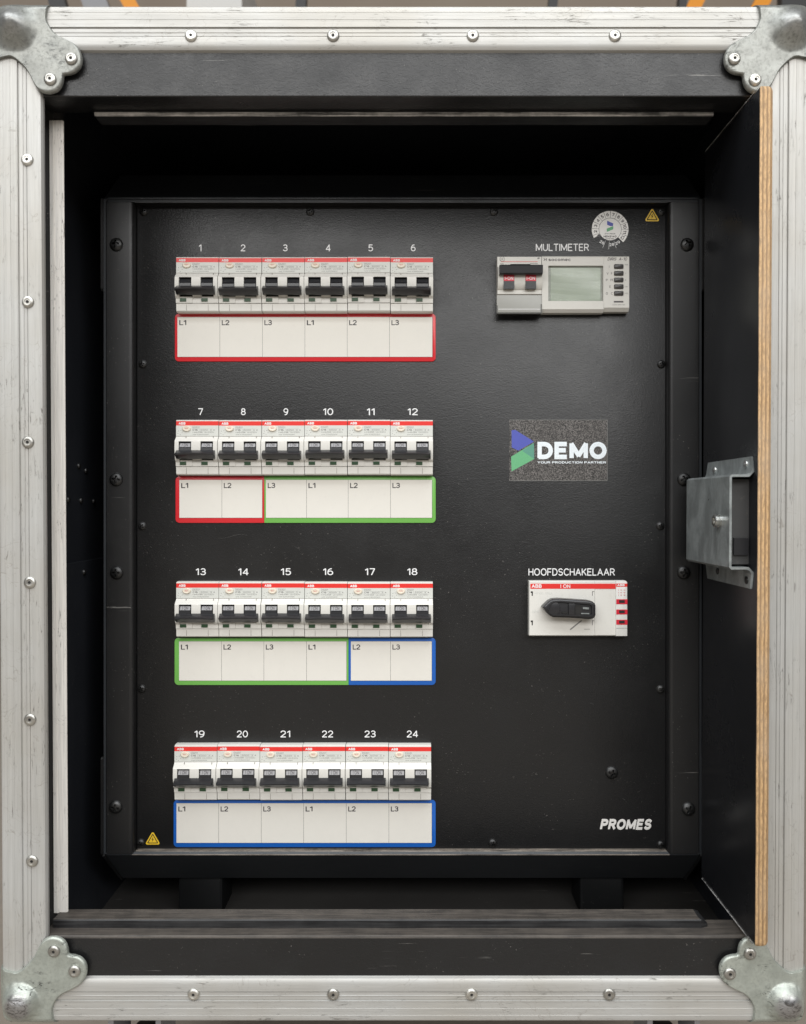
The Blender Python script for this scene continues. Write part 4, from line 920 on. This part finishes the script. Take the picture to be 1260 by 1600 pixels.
# rotary handle
def hp(x, y, D=684): return (mx_h(820+x/7.41, D), mz_h(900+y/7.41, D))
def mx_h(px, D): return (px-CX)/F*D-x0
def mz_h(py, D): return (CY-py)/F*D-zt_
HO = [(213, 365), (232, 345), (256, 322), (290, 290), (330, 270), (400, 265), (520, 272), (640, 280), (740, 286), (790, 298), (818, 318), (829, 345), (829, 455), (818, 483), (790, 500), (740, 505), (640, 495), (520, 488), (400, 484), (335, 482), (295, 462), (262, 430), (240, 398)]
b = MB(); b.plate([hp(x, y) for x, y in HO], -19.0, -8.4, 'black', 1.6, 3)
rim = [(x, y) for x, y in HO]
def ringplate(pts, yf, yb, w, mat):
    P = [hp(x, y, 682) for x, y in pts]; Q = offset_poly(P, w); n = len(P)
    V = [(x, yf, z) for x, z in P]+[(x, yf, z) for x, z in Q]+[(x, yb, z) for x, z in P]+[(x, yb, z) for x, z in Q]
    Fs = []
    for i in range(n):
        j = (i+1) % n; Fs += [(i, j, n+j, n+i), (i, j, 2*n+j, 2*n+i), (n+i, n+j, 3*n+j, 3*n+i)]
    b.add(V, Fs, mat)
ringplate([(275, 385), (290, 335), (330, 298), (420, 290), (430, 290), (760, 318), (790, 330), (800, 350), (800, 450), (788, 468), (760, 474), (430, 462), (340, 462), (295, 435)], -20.6, -18.5, 1.0, 'black')
P = [hp(355+62*math.cos(a), 382+78*math.sin(a), 682) for a in [2*math.pi*i/24 for i in range(24)]]; b.plate(P, -20.2, -18.8, 'black', .5)
P = [hp(x, y, 682) for x, y in ((515, 318), (585, 322), (585, 455), (515, 450))]; b.plate(P, -20.9, -18.6, 'black', .5)
P = [hp(x, y, 682) for x, y in ((435, 418), (503, 420), (503, 438), (435, 436))]; b.plate(P, -19.6, -18.6, 'screw')
P = [hp(x, y, 682) for x, y in ((682, 364), (752, 368), (752, 390), (682, 386))]; b.plate(P, -19.8, -18.6, 'steel')
P = [hp(x, y, 682) for x, y in ((662, 432), (755, 434), (755, 446), (662, 444))]; b.plate(P, -19.8, -18.6, 'steel')
P = [hp(x, y, 682) for x, y in ((590, 345), (665, 345), (665, 455), (590, 455))]; b.plate(P, -19.06, -18.6, 'hole')
b.build('rotary_handle', ms, (x0, PY, zt_), 35)

# ------------------------------------------------ stickers
def SP(ox, oy, k): return lambda x, y: (PX(ox+x/k), PZ(oy+y/k))
f = SP(780, 640, 6.632)
def flat(mb, pts, y, mat, fn, th=.05): mb.plate([fn(*p) for p in pts], y, y+th, mat)
b = MB(); y = PY-.12
flat(b, [(108, 106), (1125, 104), (1120, 735), (106, 738)], y, 'film', f, .1)
b.box(PX(796.2), PX(949.5), y-.03, y+.05, PZ(656.5), PZ(655.9), 'ink'); b.box(PX(796.2), PX(948.8), y-.03, y+.05, PZ(751.3), PZ(750.7), 'ink'); b.box(PX(949), PX(949.5), y-.03, y+.05, PZ(750.7), PZ(656), 'ink')
flat(b, [(130, 215), (168, 210), (362, 332), (200, 425), (132, 392)], y-.05, 'blue', f); flat(b, [(125, 488), (362, 345), (365, 512), (130, 640)], y-.06, 'gr2', f); flat(b, [(362, 345), (365, 512), (240, 428)], y-.09, 'teal', f)
xa, za = f(398, 514); xb, zb = f(1115, 334); b.text('DEMO', xa, za, xb-xa, zb-za, y-.06, 'speck', .26)
xa, za = f(398, 559); xb, zb = f(1108, 536); b.text('YOUR PRODUCTION PARTNER', xa, za, xb-xa, zb-za, y-.06, 'speck', .2)
o = b.build('company_sticker', cab, (0, 0, 0), 0); o['label'] = 'speckled grey film sticker with a blue and green arrow mark and white lettering'
# inspection sticker
b = MB(); cx, cz = PX(953.6), PZ(358.3); R = 28.7/F*Dp; Ri = 17.8/F*Dp; y = PY-.12
def sector(a0, a1, r0, r1, mat, yy, n=40):
    V = []; Fs = []
    for i in range(n+1):
        a = math.radians(a0+(a1-a0)*i/n); V += [(cx+r0*math.cos(a), yy, cz+r0*math.sin(a)), (cx+r1*math.cos(a), yy, cz+r1*math.sin(a))]
    for i in range(n): Fs.append((2*i, 2*i+1, 2*i+3, 2*i+2))
    b.add(V, Fs, mat)
# angles counter-clockwise from +x; months 1..12 clockwise from lower left
sector(-45, 208, Ri, R, 'paper', y); sector(0, 360, 0.01, Ri-.25, 'paper', y); sector(0, 360, Ri-.3, Ri, 'inkd', y-.01)
step = 253/12+1.2; a0 = 222
for i in range(1, 13):
    a = a0-(i-.5)*22.2; th = math.radians(a); rm = (R+Ri)/2
    V, Fq = text_geo(str(i), .18, 0); ax = min(v[0] for v in V); bx = max(v[0] for v in V); az = min(v[1] for v in V); bz = max(v[1] for v in V)
    s_ = 2.7/(bz-az); rot = th-math.pi/2; c, s2 = math.cos(rot), math.sin(rot)
    b.add([(cx+rm*math.cos(th)+((v[0]-(ax+bx)/2)*c-(v[1]-(az+bz)/2)*s2)*s_, y-.04-v[2]*.04, cz+rm*math.sin(th)+((v[0]-(ax+bx)/2)*s2+(v[1]-(az+bz)/2)*c)*s_) for v in V], Fq, 'inkd')
    aa = math.radians(a-11.1); w = .011
    V = [(cx+r_*math.cos(aa+q), y-.03, cz+r_*math.sin(aa+q)) for r_, q in ((Ri, -w), (R, -w), (R, w), (Ri, w))]
    if i < 12: b.add(V, [(0, 1, 2, 3)], 'inkd')
for i, (s_t, a) in enumerate((('26', 238), ('28', 276), ('29', 299))):
    th = math.radians(a); rm = (R+Ri)/2+.4; V, Fq = text_geo(s_t, .18, 0); ax = min(v[0] for v in V); bx = max(v[0] for v in V); az = min(v[1] for v in V); bz = max(v[1] for v in V)
    s_ = 2.5/(bz-az); rot = th+math.pi/2; c, s2 = math.cos(rot), math.sin(rot)
    b.add([(cx+rm*math.cos(th)+((v[0]-(ax+bx)/2)*c-(v[1]-(az+bz)/2)*s2)*s_, y-.04-v[2]*.04, cz+rm*math.sin(th)+((v[0]-(ax+bx)/2)*s2+(v[1]-(az+bz)/2)*c)*s_) for v in V], Fq, 'whiteink')
for a in (248, 266, 288):
    aa = math.radians(a); w = .009; V = [(cx+r_*math.cos(aa+q), y-.03, cz+r_*math.sin(aa+q)) for r_, q in ((Ri+.6, -w), (R+1.2, -w), (R+1.2, w), (Ri+.6, w))]; b.add(V, [(0, 1, 2, 3)], 'whiteink')
b.lathe([(1.5, y-.03), (1.5, y-.05)], 'panel', cx+math.cos(math.radians(211))*(Ri+1.3), cz+math.sin(math.radians(211))*(Ri+1.3), 14)
g = SP(910, 320, 9.0)
flat(b, [(350, 225), (435, 262), (432, 300), (395, 300), (350, 285)], y-.08, 'blue', g); flat(b, [(345, 335), (435, 300), (435, 345), (345, 382)], y-.09, 'gr2', g)
for s_t, ya, yb2, xa_, xb_ in (('STK-KEUR', 402, 416, 315, 465), ('NEN3140', 432, 460, 300, 482), ('GEKEURD', 472, 486, 325, 450)):
    xa, za = g(xa_, yb2); xb, zb = g(xb_, ya); b.text(s_t, xa, za, xb-xa, zb-za, y-.05, 'inkd', .2)
o = b.build('inspection_sticker', cab, (0, 0, 0), 0); o['label'] = 'round white inspection sticker with a ring of month numbers'
def warn(px, py, s, label):
    b = MB(); y = PY-.12; cx, cz = PX(px), PZ(py)
    def tri(r, rr):
        P = []
        for k in range(3):
            a = math.radians(90+120*k); c0 = (r*math.cos(a), r*math.sin(a))
            for i in range(5): t = a-math.radians(60)+math.radians(120)*i/4; P.append((cx+c0[0]+rr*math.cos(t), cz+c0[1]+rr*math.sin(t)))
        return P
    b.plate(tri(s*.50, s*.11), y, y+.1, 'yellow'); b.plate(tri(s*.42, s*.055), y-.03, y, 'hole'); b.plate(tri(s*.36, s*.02), y-.06, y, 'yellow')
    B = [(.04, .30), (-.10, .02), (-.01, .04), (-.06, -.18), (.09, .08), (.0, .06)]
    b.plate([(cx+u*s, cz+v*s*.9) for u, v in B], y-.09, y-.03, 'hole')
    o = b.build('warning_sticker', cab, (0, 0, 0), 0); o['label'] = label
warn(1019.3, 338.8, 10.4, 'yellow triangle warning sticker at the top right'); warn(239, 1312.5, 10.4, 'yellow triangle warning sticker at the bottom left')
# maker's mark
b = MB(); V0 = (PX(937.5), PZ(1296.5)); w = PX(1019)-PX(937.5); h_ = PZ(1279.5)-PZ(1296.5)
b.text('PROMES', V0[0]-.25, V0[1]-.45, w, h_, PY-.08, 'screw', .30, .25); b.text('PROMES', V0[0], V0[1], w, h_, PY-.12, 'silver', .25, .25)
b.build('maker_lettering', panel, (0, 0, 0), 0)
